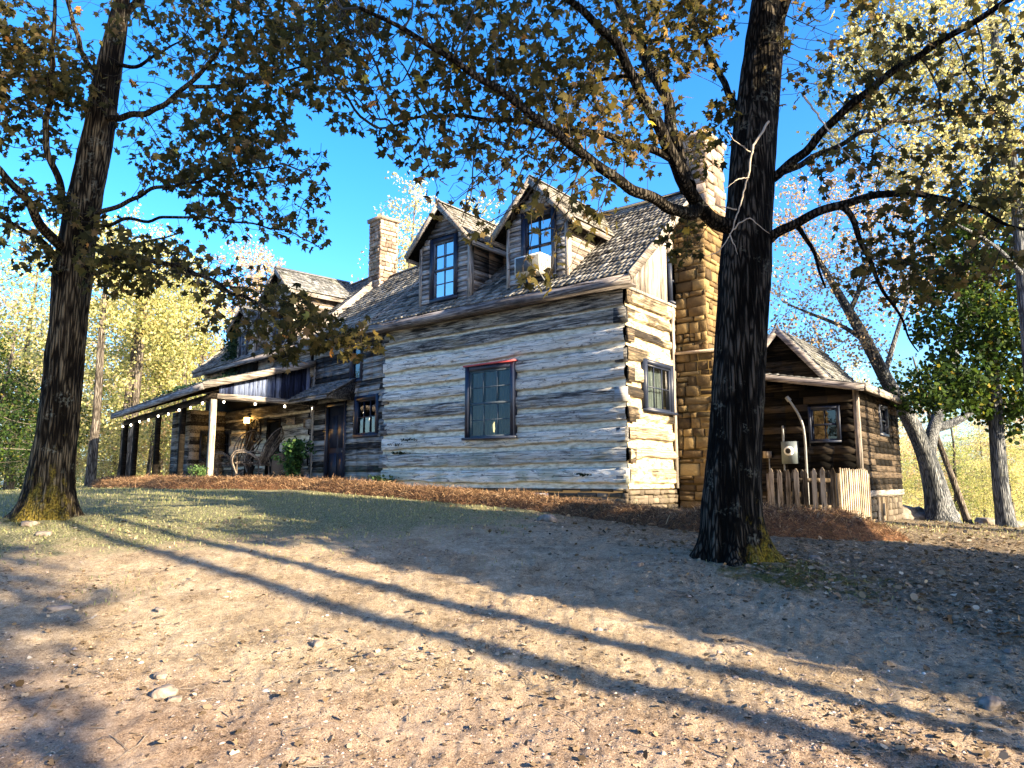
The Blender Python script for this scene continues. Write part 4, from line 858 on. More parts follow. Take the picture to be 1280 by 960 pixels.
for k, x in enumerate((-.03, -2.45, -4.75, -7.1, -8.35)):
    mb = MB(); mb.beam((x, 0, -.55), (x, 0, bz(x)-.09), .15, .15, .7 if k == 0 else .15, up=(0, 1, 0), seg=8, jit=.006)
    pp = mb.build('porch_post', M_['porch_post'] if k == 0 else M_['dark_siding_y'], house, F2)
    pp['label'] = ['bleached corner post of the porch in sunlight', 'dark porch post next to the pale corner post', 'dark porch post in the middle', 'dark porch post near the far end', 'last dark porch post at the far end'][k]
mb = MB(); y = -.12
while y < 3.0: w = .14; mb.box(-8.6, .1, y, y+w-.008, -.04, .0, None); y += w
mb.build('porch_deck', M_['deck'], house, F2)
mb = MB(); mb.box(-8.6, .12, -.155, -.122, -.17, .0, .8); mb.box(.102, .13, -.12, 3.0, -.17, .0, .9); mb.build('deck_rim', M_['trim_x'], house, F2)
mb = MB(); stone_face(mb, (-8.6, -.08, -.9), (1, 0, 0), (0, 0, 1), 8.7, .73, course=(.1, .16)); stone_face(mb, (.08, -.08, -.9), (0, 1, 0), (0, 0, 1), 3.1, .73, course=(.1, .16)); mb.build('porch_foundation', M_['stone_grey'], house, F2)
# far wing of pale clapboards closing the porch
mb = MB(); siding(mb, FY(-6.7), 1.75, 3.08, -.1, 2.6, .14, [(2.12, 2.52, .7, 1.85)], lap=.02); siding(mb, FX(1.75), -8.6, -6.7, -.1, 2.6, .14, (), lap=.02)
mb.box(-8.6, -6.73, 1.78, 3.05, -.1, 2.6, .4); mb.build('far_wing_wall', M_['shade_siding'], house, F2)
window(FY(-6.7), F2, 2.18, 2.46, .78, 1.78, fw=.06, cols=1, rows=2, sash='frame', sill=False, label='narrow window in the clapboard end of the porch')
# porch doors and windows in the log wall
for (a, b, c, d) in ((-2.95, -1.95, -.0, 2.05), (-4.65, -3.95, .0, 2.15)):
    mb = MB(); mb.box(a+.06, b-.06, 3.1, 3.14, c, d-.06, .3); q = mb.build('porch_door', M_['dark_room'], house, F2)
    mb = MB(); mb.box(a, a+.06, 3.0, 3.14, c, d, .5); mb.box(b-.06, b, 3.0, 3.14, c, d, .5); mb.box(a+.061, b-.061, 3.0, 3.14, d-.06, d, .5); mb.build('casing', M_['dark_siding'], q, F2)
window(FX(3.08), F2, -6.8, -6.2, .9, 1.8, fw=.07, cols=2, rows=2, sash='frame', label='little window at the far end of the porch wall')

# ================================================================ kitchen lean-to (frame 1)
LX, LY = 2.88, 6.5
kz = lambda x: 2.34-(x-LX)*.19
mb = MB(); hole = (1.78, 2.42, 1.0, 1.82)
def lclip(z):
    return (-.6, LX-.06) if z < 2.25 else (-.6, min(LX-.06, LX-(z-2.20)/.19))
siding(mb, FX(LY), -.6, LX-.06, -.28, 2.9, .19, [(hole[0]-.08, hole[1]+.08, hole[2]-.08, hole[3]+.08)], lap=.03, th=.02, clip=lclip)
mb.build('kitchen_wall', M_['dark_siding'], house, F1)
mb = MB(); siding(mb, FY(LX), LY+.06, 11.3, -.28, 2.24, .17, [(8.75, 9.75, 1.2, 2.1)], lap=.03, th=.018); mb.build('kitchen_end_wall', M_['dark_siding_y'], house, F1)
mb = MB(); mb.box(-.6, 1.7, LY+.04, LY+.1, -.3, 2.5, .3); mb.box(2.5, LX-.03, LY+.04, LY+.1, -.3, 2.25, .3); mb.box(1.71, 2.49, LY+.04, LY+.1, -.3, .93, .3); mb.box(1.71, 2.49, LY+.04, LY+.1, 1.9, 2.25, .3)
mb.box(LX-.06, LX-.002, LY+.04, 8.68, -.3, 2.25, .3); mb.box(LX-.06, LX-.002, 9.82, 11.3, -.3, 2.25, .3); mb.box(LX-.06, LX-.002, 8.69, 9.81, -.3, 1.13, .3); mb.box(-.6, LX-.06, 11.2, 11.3, -.3, 2.3, .3); mb.box(-.65, -.6, LY+.1, 11.3, -.3, 2.6, .3)
mb.build('kitchen_core', M_['dark_room'], house, F1)
window(FX(LY), F1, *hole, fw=.07, cols=2, rows=2, sill=False, sash='frame', label='black unlit window behind the picket fence')
window(FY(LX), F1, 8.85, 9.65, 1.28, 2.0, fw=.09, cols=2, rows=2, sill=False, sash='frame', label='small window high in the kitchen end wall')
mb = MB(); mb.box(LX-.07, LX+.06, LY-.06, LY+.06, -.36, 2.26, .5, .004); mb.build('corner_post', M_['trim_z'], house, F1)
mb = MB(); mb.beam((LX+.035, LY+.07, -.35), (LX+.035, 11.32, -.35), .06, .16, .9); mb.build('sill_board', M_['trim_y'], house, F1)
mb = MB(); mb.box(-.6, LX-.06, LY+.03, LY+.2, -1.7, -.3, .3); mb.box(LX-.2, LX-.04, LY+.2, 11.25, -1.8, -.3, .3); mb.build('kitchen_foundation_core', M_['mortar'], house, F1)
mb = MB(); stone_face(mb, (-.6, LY+.03, -1.7), (1, 0, 0), (0, 0, 1), 3.44, 1.3, course=(.12, .2)); stone_face(mb, (LX-.04, LY+.03, -1.8), (0, 1, 0), (0, 0, 1), 4.75, 1.37, course=(.12, .2)); mb.build('kitchen_foundation', M_['stone_grey'], house, F1)
mb = MB()
for k in range(4): mb.box(LX+.0, LX+.035, 8.0+.29*k, 8.0+.29*k+.27, -1.5, -.45, None)
q = mb.build('crawl_door', M_['picket'], house, F1)
mb = MB(); mb.box(LX+.036, LX+.04, 8.45, 8.75, -.95, -.62, .5); mb.build('crawl_door_opening', M_['dark_room'], q, F1)
# lean-to roof
mb = MB(); x0, x1, y0, y1 = -.75, LX+.30, LY-.42, 11.6
slab(mb, [(x0, y0, kz(x0)+.04), (x1, y0, kz(x1)+.04), (x1, y1, kz(x1)+.04), (x0, y1, kz(x0)+.04)], .07)
lr = mb.build('kitchen_roof', M_['dark_siding'], house, F1)
mb = MB(); H = math.hypot(x1-x0, kz(x0)-kz(x1)); shakes(mb, (x1, y0, kz(x1)+.04), (0, 1, 0), (-(x1-x0)/H, 0, (kz(x0)-kz(x1))/H), y1-y0, H, .19); mb.build('roof_shakes', M_['shake_dark'], lr, F1)
mb = MB(); mb.beam((x0, y0-.03, kz(x0)-.04), (x1, y0-.03, kz(x1)-.04), .045, .17, .5, seg=8, jit=.003); mb.build('rake_board', M_['trim_x'], lr, F1)
mb = MB(); mb.beam((x1+.03, y0-.04, kz(x1)-.03), (x1+.03, y1, kz(x1)-.03), .045, .17, .75, seg=8, jit=.003); mb.build('eave_board', M_['trim_y'], lr, F1)
# gable of the rear kitchen above
gx, ga, ge, hw = .88, 4.15, 2.45, 1.42
mb = MB(); siding(mb, FX(7.15), gx-1.2, gx+1.2, 2.4, 4.0, .15, (), clip=lambda z: (gx-(ga-.1-z)*.83, gx+(ga-.1-z)*.83), lap=.025); g_ = mb.build('rear_gable', M_['dark_siding'], house, F1)
mb = MB(); mb.box(gx-.9, gx+.9, 7.2, 11, 2.3, 3.0, .3); mb.hexa([(gx-1.1, 7.19, 2.4), (gx+1.1, 7.19, 2.4), (gx+1.1, 7.25, 2.4), (gx-1.1, 7.25, 2.4), (gx-.05, 7.19, ga-.2), (gx+.05, 7.19, ga-.2), (gx+.05, 7.25, ga-.2), (gx-.05, 7.25, ga-.2)], .3); mb.build('gable_core', M_['dark_room'], g_, F1)
mb = MB(); slab(mb, [(gx-hw, 6.85, ge), (gx, 6.85, ga), (gx, 11, ga), (gx-hw, 11, ge)][::-1], .07); slab(mb, [(gx+.002, 6.85, ga), (gx+hw, 6.85, ge), (gx+hw, 11, ge), (gx+.002, 11, ga)][::-1], .07); r_ = mb.build('gable_roof', M_['dark_siding'], g_, F1)
mb = MB(); H = math.hypot(hw, ga-ge); shakes(mb, (gx-hw, 6.85, ge), (0, 1, 0), (hw/H, 0, (ga-ge)/H), 4.15, H, .18); shakes(mb, (gx+hw, 6.85, ge), (0, 1, 0), (-hw/H, 0, (ga-ge)/H), 4.15, H, .18)
mb.build('gable_shakes', M_['shake_dark'], g_, F1)
mb = MB(); mb.beam((gx-hw, 6.83, ge-.05), (gx, 6.83, ga-.05), .04, .17, .5); mb.beam((gx, 6.827, ga-.05), (gx+hw, 6.827, ge-.05), .04, .17, .6); mb.box(gx-1.22, gx-1.12, 7.08, 7.14, 2.3, 2.7, .5); mb.build('bargeboard', M_['trim_x'], g_, F1)

# ---------------------------------------------------------------- things around the house
def amat(F, x, y, z, a=0): return F @ frame(x, y, z, a)
# air conditioner in the dormer window
ac = thing('air_conditioner', 'white window air conditioner jutting from the right dormer window', 'air conditioner', amat(F1, -2.2, 0, 4.63)); A = amat(F1, -2.2, 0, 4.63)
mb = MB(); mb.box(-.36, .36, -.46, -.02, .0, .40, .5); mb.build('casing', M_['white_plastic'], ac, A)
mb = MB(); mb.box(-.33, .33, -.468, -.4605, .03, .37, .5)
for k in range(5): mb.box(.3605, .365, -.42+.075*k, -.38+.075*k, .07, .32, .5)
mb.build('vent_grille', M_['grille'], ac, A)
mb = MB()
for k in range(11): mb.box(-.32, .32, -.474, -.4685, .05+.03*k, .056+.03*k, .5)
mb.build('fins', M_['black_metal'], ac, A)
mb = MB(); mb.beam((.3, -.44, -.02), (.3, .0, -.34), .025, .025); mb.beam((-.3, -.44, -.02), (-.3, .0, -.34), .025, .025); mb.build_each('bracket', M_['grille'], ac, A)
# electric meter and conduit
A = amat(F1, 1.22, LY-.06, .42); me_ = thing('electric_meter', 'grey electric meter box on the dark kitchen wall above the fence', 'meter', A)
mb = MB(); mb.box(-.2, .2, -.12, .02, .0, .58, .5); mb.build('meter_box', M_['meter'], me_, A)
mb = MB(); mb.tube([(0, -.12, .33), (0, -.17, .33), (0, -.20, .33)], [.125, .12, .10], 20, .5); mb.build('glass_dome', M_['white_plastic'], me_, A, True)
mb = MB(); mb.tube([(0, -.20, .33), (0, -.212, .33)], [.075, .07], 16); mb.build('dial', M_['black_metal'], me_, A)
mb = MB(); mb.tube([(-.16, -.05, .58), (-.16, -.05, 1.0)], [.03, .03], 8); mb.tube([(-.16, -.05, 0), (-.16, -.05, -1.0)], [.025, .025], 8); mb.build('riser_pipe', M_['conduit'], me_, A, True)
A = amat(F1, 1.62, LY-.12, -.9); cd = thing('service_mast', 'curved galvanised conduit rising beside the electric meter', 'conduit', A)
mb = MB(); P = resample([(0, 0, 0), (0, 0, 1.9), (-.02, -.02, 2.3), (-.12, -.1, 2.65), (-.28, -.2, 2.95)], .1); mb.tube(P, np.full(len(P), .032), 10); mb.build('pipe', M_['conduit'], cd, A, True)
mb = MB(); mb.tube([P[-1], P[-1]+np.array([-.06, -.04, .10])], [.06, .05], 10); mb.build('weather_head', M_['conduit'], cd, A, True)
A = amat(F1, .62, LY-.05, .58); jb = thing('junction_box', 'small yellowish outlet box left of the electric meter', 'electric box', A)
mb = MB(); mb.box(-.1, .1, -.10, .02, .0, .18, .6); mb.build('box', M_['picket'], jb, A); mb = MB(); mb.tube([(.04, -.04, 0), (.04, -.04, -1.1)], [.015, .015], 6); mb.build('cable', M_['conduit'], jb, A)

# picket fence
fx, fy = 6.87, 15.4; FF = frame(fx, fy, float(ground_z(fx, fy, False)), math.atan2(-.623, .782)); fe = thing('picket_fence', 'low weathered picket fence screening the meter corner', 'fence', FF)
def picket(x, y, ax, h, w=.085, tone=None):
    mb = MB(); t = .02
    pr = [(-w/2, 0), (w/2, 0), (w/2, h-.09), (w*.12, h), (-w*.12, h), (-w/2, h-.09)]
    j = RNG.uniform(-.012, .012)
    V = [((x+s+j*z, y-t/2, z) if ax == 'x' else (x+t/2, y+s+j*z, z)) for s, z in pr]+[((x+s+j*z, y+t/2, z) if ax == 'x' else (x-t/2, y+s+j*z, z)) for s, z in pr]
    mb.add(V, [[0, 1, 2, 3, 4, 5], [11, 10, 9, 8, 7, 6]], .5 if tone is None else tone); tt = .5 if tone is None else tone
    mb.add(V, [[(q+1) % 6, q, q+6, (q+1) % 6+6] for q in range(6)], tt)
    mb.build('picket', M_['picket'], fe, FF)
for k in range(8): picket(-1.36+.185*k, -.03, 'x', 1.10+RNG.uniform(-.03, .03), .10, RNG.random())
for k in range(7): picket(-1.27+.185*k, .075, 'x', 1.06+RNG.uniform(-.03, .03), .09, RNG.random()*.4)
for k in range(14): picket(.07, .08+.18*k, 'y', 1.10+RNG.uniform(-.02, .02), .09, .6+.4*RNG.random())
mb = MB()
for z in (.28, .85): mb.beam((-1.42, .03, z), (.03, .03, z), .035, .09, .3); mb.beam((.03, .05, z), (.03, 2.6, z), .035, .09, .4)
mb.build('rails', M_['picket'], fe, FF)
for (x, y) in ((-1.42, .03), (.03, .03), (.03, 2.6)): mb = MB(); mb.box(x-.045, x+.045, y-.045, y+.045, -.2, 1.0, .4); mb.build('fence_post', M_['picket'], fe, FF)

# rocking chairs of bent twigs
def rocker(M, label):
    t = thing('rocking_chair', label, 'rocking chair', M, 'bent twig rocking chairs on the porch')
    W_ = M_['twig_wood']; M = M @ Matrix.Scale(1.25, 4); t.matrix_basis = M; W[t.name] = M
    def T(name, paths, r=.018):
        mb = MB()
        for p in paths: q = resample(p, .06); mb.tube(q, np.full(len(q), r), 6, RNG.random())
        mb.build(name, W_, t, M, True)
    for s in (-.28, .28): T('rocker_runner', [[(s, -.55, .10), (s, -.3, .03), (s, 0, .015), (s, .35, .05), (s, .65, .17)]], .02)
    for s in (-.28, .28): T('leg', [[(s, -.3, .03), (s, -.32, .65)]]); T('leg', [[(s, .28, .04), (s, .24, .45)]])
    T('seat_frame', [[(-.3, -.33, .42), (.3, -.33, .42)], [(-.28, .25, .38), (.28, .25, .38)]]+[[(s, -.34, .42), (s, .26, .38)] for s in (-.28, .28)], .02)
    T('seat', [[(-.3, y, .43+(-y)*.06), (.3, y, .43+(-y)*.06)] for y in np.linspace(-.3, .22, 9)], .014)
    [T('arm_loop', [q], .017) for q in [[(s*.30, -.33, .2), (s*.36, -.46, .5), (s*.36, -.36, .72), (s*.34, -.1, .74), (s*.30, .25, .55), (s*.27, .3, .35)] for s in (-1, 1)]+[[(s*.30, -.30, .15), (s*.40, -.40, .5), (s*.40, -.30, .68), (s*.37, 0, .68), (s*.30, .25, .5)] for s in (-1, 1)]]
    T('backrest', [[(x*.55, .22, .40), (x*.9, .42, .85), (x*1.15, .62, 1.25-.3*abs(x)*2)] for x in np.linspace(-.3, .3, 7)]+[[(-.2, .2, .4), (-.38, .42, .85), (-.32, .6, 1.15), (0, .68, 1.32), (.32, .6, 1.15), (.38, .42, .85), (.2, .2, .4)]], .016)
rocker(amat(F2, -.9, 1.7, .0, math.radians(-50)), 'bent twig rocking chair nearest the porch steps')
rocker(amat(F2, -2.6, 1.8, .0, math.radians(-75)), 'second bent twig rocking chair further along the porch')
A = amat(F2, -.25, 2.3, .0); bk = thing('woven_basket', 'tall brown woven basket on the porch behind the bush', 'basket', A)
mb = MB(); mb.tube([(0, 0, 0), (0, 0, .2), (0, 0, .5), (0, 0, .72), (0, 0, .78)], [.25, .30, .31, .27, .28], 18, .5); mb.build('basket_body', M_['wicker'], bk, A, True)
A = amat(F2, -3.7, 2.98, 1.75); wr = thing('wagon_wheel', 'dark round wheel hung on the log wall under the porch', 'wheel', A)
def circ(r, n=28, z0=.0, y=-.04): return [(r*math.cos(a), y, z0+r*math.sin(a)) for a in np.linspace(0, 2*math.pi, n+1)]
mb = MB(); mb.tube(circ(.42), np.full(29, .035), 6); mb.build('rim', M_['black_metal'], wr, A, True)
mb = MB(); [mb.tube([(0, -.04, 0), (.42*math.cos(a), -.04, .42*math.sin(a))], [.018, .014], 5) for a in np.linspace(0, 2*math.pi, 13)[:-1]]; mb.tube([(0, -.1, 0), (0, .01, 0)], [.06, .07], 10); mb.build('spokes', M_['black_metal'], wr, A)
gd = thing('iron_rack', 'small pale iron rack on the log wall above the bush', 'rack', amat(F2, -1.0, 2.95, 1.8)); A = amat(F2, -1.0, 2.95, 1.8)
mb = MB(); [mb.tube([(x, -.03, 0), (x+.02, -.05, .12), (x, -.04, .24)], [.01, .01, .006], 5) for x in np.linspace(-.26, .26, 8)]; mb.tube([(-.3, -.03, .04), (.3, -.03, .04)], [.012, .012], 5); mb.build('tines', M_['conduit'], gd, A)
# wall lantern (lit)
LP = (-4.45, 2.93, 2.05); A = amat(F2, *LP); ln = thing('wall_lantern', 'lit amber lantern on the porch log wall', 'lantern', A)
mb = MB(); mb.box(-.07, .07, -.07, .07, .0, .2, .5); mb.build('lantern_glass', M_['lantern'], ln, A)
mb = MB(); mb.box(-.09, .09, -.09, .09, .2, .23, .5); mb.box(-.09, .09, -.09, .09, -.03, .0, .5); mb.box(-.02, .02, .07, .12, .05, .15, .5); mb.build('lantern_frame', M_['black_metal'], ln, A)
ld = bpy.data.lights.new('lantern_light', 'POINT'); ld.energy = 13; ld.color = (1, .55, .18); ld.shadow_soft_size = .08
lo = bpy.data.objects.new('lantern_light', ld); COL.objects.link(lo); place(lo, ln, amat(F2, LP[0], LP[1]-.16, LP[2]+.1))
# string lights
sl = thing('string_lights', 'string of small round white bulbs under the porch eave', 'string lights', amat(F2, 0, 0, 2.3))
pts = [(-8.3+.97*k, -.12, 2.32+.036*(-8.3+.97*k)-(.03 if k % 2 else 0)) for k in range(9)]+[(.1, .25+.95*k, 2.32) for k in range(4)]
mb = MB(); P = resample(pts, .2); mb.tube(P, np.full(len(P), .006), 4); mb.build('wire', M_['black_metal'], sl, F2)
for p in pts:
    mb = MB(); mb.tube([(p[0], p[1], p[2]-.01), (p[0], p[1], p[2]-.03), (p[0], p[1], p[2]-.06), (p[0], p[1], p[2]-.085)], [.014, .028, .028, .012], 10); mb.build('bulb', M_['bulb'], sl, F2, True)
# ---------------------------------------------------------------- tree growing
def colonize(nodes, parent, att, step=.16, kill=.22, iters=140, jitter=.18, infl=99, droop=0.0):
    nodes = [np.array(p, float) for p in nodes]; parent = list(parent); att = np.array(att, float); alive = np.ones(len(att), bool)
    Nn = np.array(nodes); D = np.full(len(att), 1e9); I = np.zeros(len(att), int)
    for s in range(0, len(Nn), 400):
        d = np.linalg.norm(att[:, None]-Nn[None, s:s+400], axis=2); k = d.argmin(1); v = d[np.arange(len(att)), k]; u = v < D; D[u] = v[u]; I[u] = k[u]+s
    alive &= D > kill; hit = {}
    for it in range(iters):
        idx = np.where(alive & (D < infl))[0]
        if not len(idx): break
        own = I[idx]; arr = np.array(nodes); dv = att[idx]-arr[own]; dv /= np.linalg.norm(dv, axis=1)[:, None]+1e-9
        u, inv = np.unique(own, return_inverse=True); acc = np.zeros((len(u), 3)); np.add.at(acc, inv, dv)
        nrm = np.linalg.norm(acc, axis=1)
        acc = acc/np.maximum(nrm, 1e-6)[:, None]+RNG.normal(0, jitter, acc.shape); acc[:, 2] -= droop; acc /= np.linalg.norm(acc, axis=1)[:, None]
        new = arr[u]+acc*step; st = len(nodes)
        keep = np.array([hit.get(int(q), 0) < 3 for q in u])
        for q in u: hit[int(q)] = hit.get(int(q), 0)+1
        dead = set(u[~keep].tolist())
        if dead: alive[idx[np.isin(own, list(dead))]] = False
        new = new[keep]; uu = u[keep]
        if not len(new): continue
        for p, q in zip(new, uu): nodes.append(p); parent.append(int(q))
        a = np.where(alive)[0]
        for s in range(0, len(new), 400):
            d = np.linalg.norm(att[a][:, None]-new[None, s:s+400], axis=2); k = d.argmin(1); v = d[np.arange(len(a)), k]; w = v < D[a]
            D[a[w]] = v[w]; I[a[w]] = k[w]+s+st
        alive &= D > kill
    return np.array(nodes), np.array(parent)
def radii(nodes, parent, tip=.0035, ex=2.3, fixed=None):
    n = len(nodes); r = np.zeros(n); cnt = np.zeros(n, int)
    for i in range(n):
        if parent[i] >= 0: cnt[parent[i]] += 1
    acc = np.where(cnt == 0, tip**ex, 0.0)
    for i in range(n-1, -1, -1):
        r[i] = max(acc[i], tip**ex)**(1/ex)
        if parent[i] >= 0: acc[parent[i]] += r[i]**ex
    if fixed is not None: m = fixed > 0; r[m] = fixed[m]
    return r
def chains(parent, r, n0, skip_first):
    ch = [[] for _ in parent]
    for i, p in enumerate(parent):
        if p >= 0: ch[p].append(i)
    out = []; stack = []
    for i in range(n0):
        for c in ch[i]:
            if c >= n0: stack.append((i, c))
    while stack:
        p, c = stack.pop(); L = [p, c]
        while ch[c]:
            k = max(ch[c], key=lambda q: r[q])
            for q in ch[c]:
                if q != k: stack.append((c, q))
            c = k; L.append(c)
        out.append(L)
    return out
def branches(mb, nodes, parent, r, n0, rmin=.0):
    for L in chains(parent, r, n0, True):
        R = r[L].copy(); R[0] = min(R[0], R[1]*1.15)
        if R[1] < rmin: continue
        P = nodes[L]
        if len(P) > 3: P = P.copy(); P[1:-1] = (P[:-2]+2*P[1:-1]+P[2:])/4
        mb.tube(P, R, 8 if R[1] > .04 else (5 if R[1] > .012 else 3), RNG.random(), cap=False)
def bark_tube(P, R, sides=64, amp=.014, flare=0, lobes=5, moss_h=0, moss_dir=None, seed=0, dens=10):
    P = np.asarray(P, float); n = len(P); T = np.gradient(P, axis=0); T /= np.linalg.norm(T, axis=1)[:, None]
    a = np.arange(sides)*2*math.pi/sides; Nv = np.array([1., 0, 0]); V = []; rid = []; mo = []
    s = np.r_[0, np.cumsum(np.linalg.norm(np.diff(P, axis=0), axis=1))]
    for k in range(n):
        Nv = Nv-T[k]*(Nv@T[k]); Nv /= np.linalg.norm(Nv); B = np.cross(T[k], Nv)
        q = vnoise(np.cos(a)*R[k]*dens*1.0+seed, np.sin(a)*R[k]*dens, s[k]*1.3); q2 = vnoise(np.cos(a)*R[k]*dens*2.6, np.sin(a)*R[k]*dens*2.6, s[k]*4+seed)
        big = .07*fbm(np.cos(a)*1.2+seed, np.sin(a)*1.2, s[k]*.7, 2)
        rg = 1-np.abs(q)*1.8; rr = R[k]*(1+big)+amp*(rg*.8+.4*q2)*min(1, R[k]/.2)
        if flare: f = math.exp(-s[k]/flare); rr = rr*(1+.30*f)+R[k]*.34*f*f*np.maximum(0, np.cos(a*lobes+seed)+.5*np.cos(a*2+seed*2))
        V.append(P[k]+rr[:, None]*(np.cos(a)[:, None]*Nv+np.sin(a)[:, None]*B)); rid.append(rg)
        h = np.exp(-s[k]/moss_h) if moss_h else 0
        side = np.clip(np.cos(a)*moss_dir[0]+np.sin(a)*moss_dir[1], 0, 1) if moss_dir is not None else 1
        mo.append(np.zeros(sides)+h*side)
    V = np.concatenate(V); i = np.arange(sides); j = (i+1) % sides
    F = np.concatenate([np.stack([k*sides+i, k*sides+j, (k+1)*sides+j, (k+1)*sides+i], 1) for k in range(n-1)])
    return V, F, np.concatenate(rid), np.concatenate(mo)
def build_bark(name, specs, mat, parent):
    mb = MB(); rid = []; mo = []
    for (V, F, a, b) in specs: mb.add(V, F); rid.append(a); mo.append(b)
    return mb.build(name, mat, parent, W[parent.name] if parent else I4, True, {'ridge': np.concatenate(rid), 'moss': np.concatenate(mo)})

def near_tree(base, label, trunk, tr, limbs, blobs, bark, leafmat, ndens, leaf_n, lsz, dead=None, flare=.35, moss_dir=(.3, -1), moss_h=.9, group=None, name='maple_tree', seed=0, droop=.03):
    """trunk / limbs: (px, py, depth) polylines turned once into points in space; blobs: crown volumes as (px, py, depth, rx m, ry depth m, rz m, weight)"""
    bx, by = base; bz = float(ground_z(bx, by))-.08; B = np.array([bx, by, bz]); M = frame(bx, by, bz, 0)
    t = thing(name, label, 'tree', M, group); W3 = lambda L: np.array([at(*q) for q in L])-B
    TP = resample(np.vstack([[0, 0, 0], W3(trunk)]), .07); d = np.r_[0, np.cumsum(np.linalg.norm(np.diff(TP, axis=0), axis=1))]
    TR = np.interp(d, [q[0] for q in tr], [q[1] for q in tr])
    build_bark('trunk', [bark_tube(TP, TR, 84, .022, flare, 5, moss_h, moss_dir, seed)], bark, t)
    nodes = []; par = []; fixed = []; step = .2
    tn = resample(TP, step); tnr = np.interp(np.linspace(0, d[-1], len(tn)), d, TR)
    for k, p in enumerate(tn): nodes.append(p); par.append(k-1); fixed.append(tnr[k])
    lim = []
    for (L, r0, r1) in limbs:
        Q = resample(W3(L), step); st = len(nodes); k0 = int(np.argmin(np.linalg.norm(np.array(nodes)-Q[0], axis=1)))
        R = np.linspace(r0, r1, len(Q)); Q[1:-1] += RNG.normal(0, .028, Q[1:-1].shape)
        for k, p in enumerate(Q): nodes.append(p); par.append(k0 if k == 0 else st+k-1); fixed.append(R[k])
        QQ = resample(np.vstack([nodes[k0], Q]), .09); RR = np.interp(np.linspace(0, 1, len(QQ)), np.linspace(0, 1, len(Q)+1), np.r_[r0*1.25, R])
        build_bark('limb', [bark_tube(QQ, RR, 20 if r0 > .05 else 10, .008, dens=14, seed=len(lim))], bark, t); lim.append(QQ)
    A = []
    wsum = sum(b[6] for b in blobs)
    for (px, py, Y, rx, ry, rz, w) in blobs:
        n = int(ndens*w/wsum); c = at(px, py, Y)-B; q = RNG.normal(size=(n, 3)); q = q/np.linalg.norm(q, axis=1)[:, None]*RNG.random((n, 1))**(1/2.4)
        A.append(c+q*np.array([rx, ry, rz]))
    A = np.concatenate(A)
    n0 = len(nodes); nd, pa = colonize(nodes, par, A, .12, .135, 130, .2, 2.6, droop)
    fx = np.r_[np.array(fixed), np.zeros(len(nd)-n0)]; r = radii(nd, pa, .0034, 2.35, fx)
    mb = MB(); branches(mb, nd, pa, r, n0); mb.build('twigs', M_['branch'], t, M, True)
    # leaves: on thin nodes near the attractors
    cnt = np.zeros(len(nd), int); np.add.at(cnt, pa[pa >= 0], 1)
    cand = np.where((r < .009) & (np.arange(len(nd)) >= n0))[0]; wgt = np.where(cnt[cand] == 0, 3.0, 1.0)
    cl = np.clip(.55+1.6*fbm(nd[cand, 0]*.9+seed, nd[cand, 1]*.9, nd[cand, 2]*.9, 2), .05, 2); wgt = wgt*cl; wgt /= wgt.sum()
    k = RNG.choice(cand, leaf_n, p=wgt); P = nd[k]+RNG.normal(0, .055, (leaf_n, 3)); D = rdir(leaf_n, -.75, .8); Nn = rdir(leaf_n, .7, 1)
    S = RNG.uniform(.6, 1.25, leaf_n)*lsz; tone = np.clip(RNG.normal(.36, .24, leaf_n)+.22*fbm(P[:, 0]*.8, P[:, 1]*.8, P[:, 2]*.8+seed, 2), 0, 1)
    leaf_mb(P, D, Nn, S, tone).build('crown', leafmat, t, M)
    if dead:
        mb = MB()
        for (L, r0) in dead:
            Q = resample(W3(L), .05); Q[1:-1] += RNG.normal(0, .006, Q[1:-1].shape); mb.tube(Q, np.linspace(r0, r0*.25, len(Q)), 6, .5)
        mb.build('dead_branch', M_['dead_twig'], t, M, True)
    return t

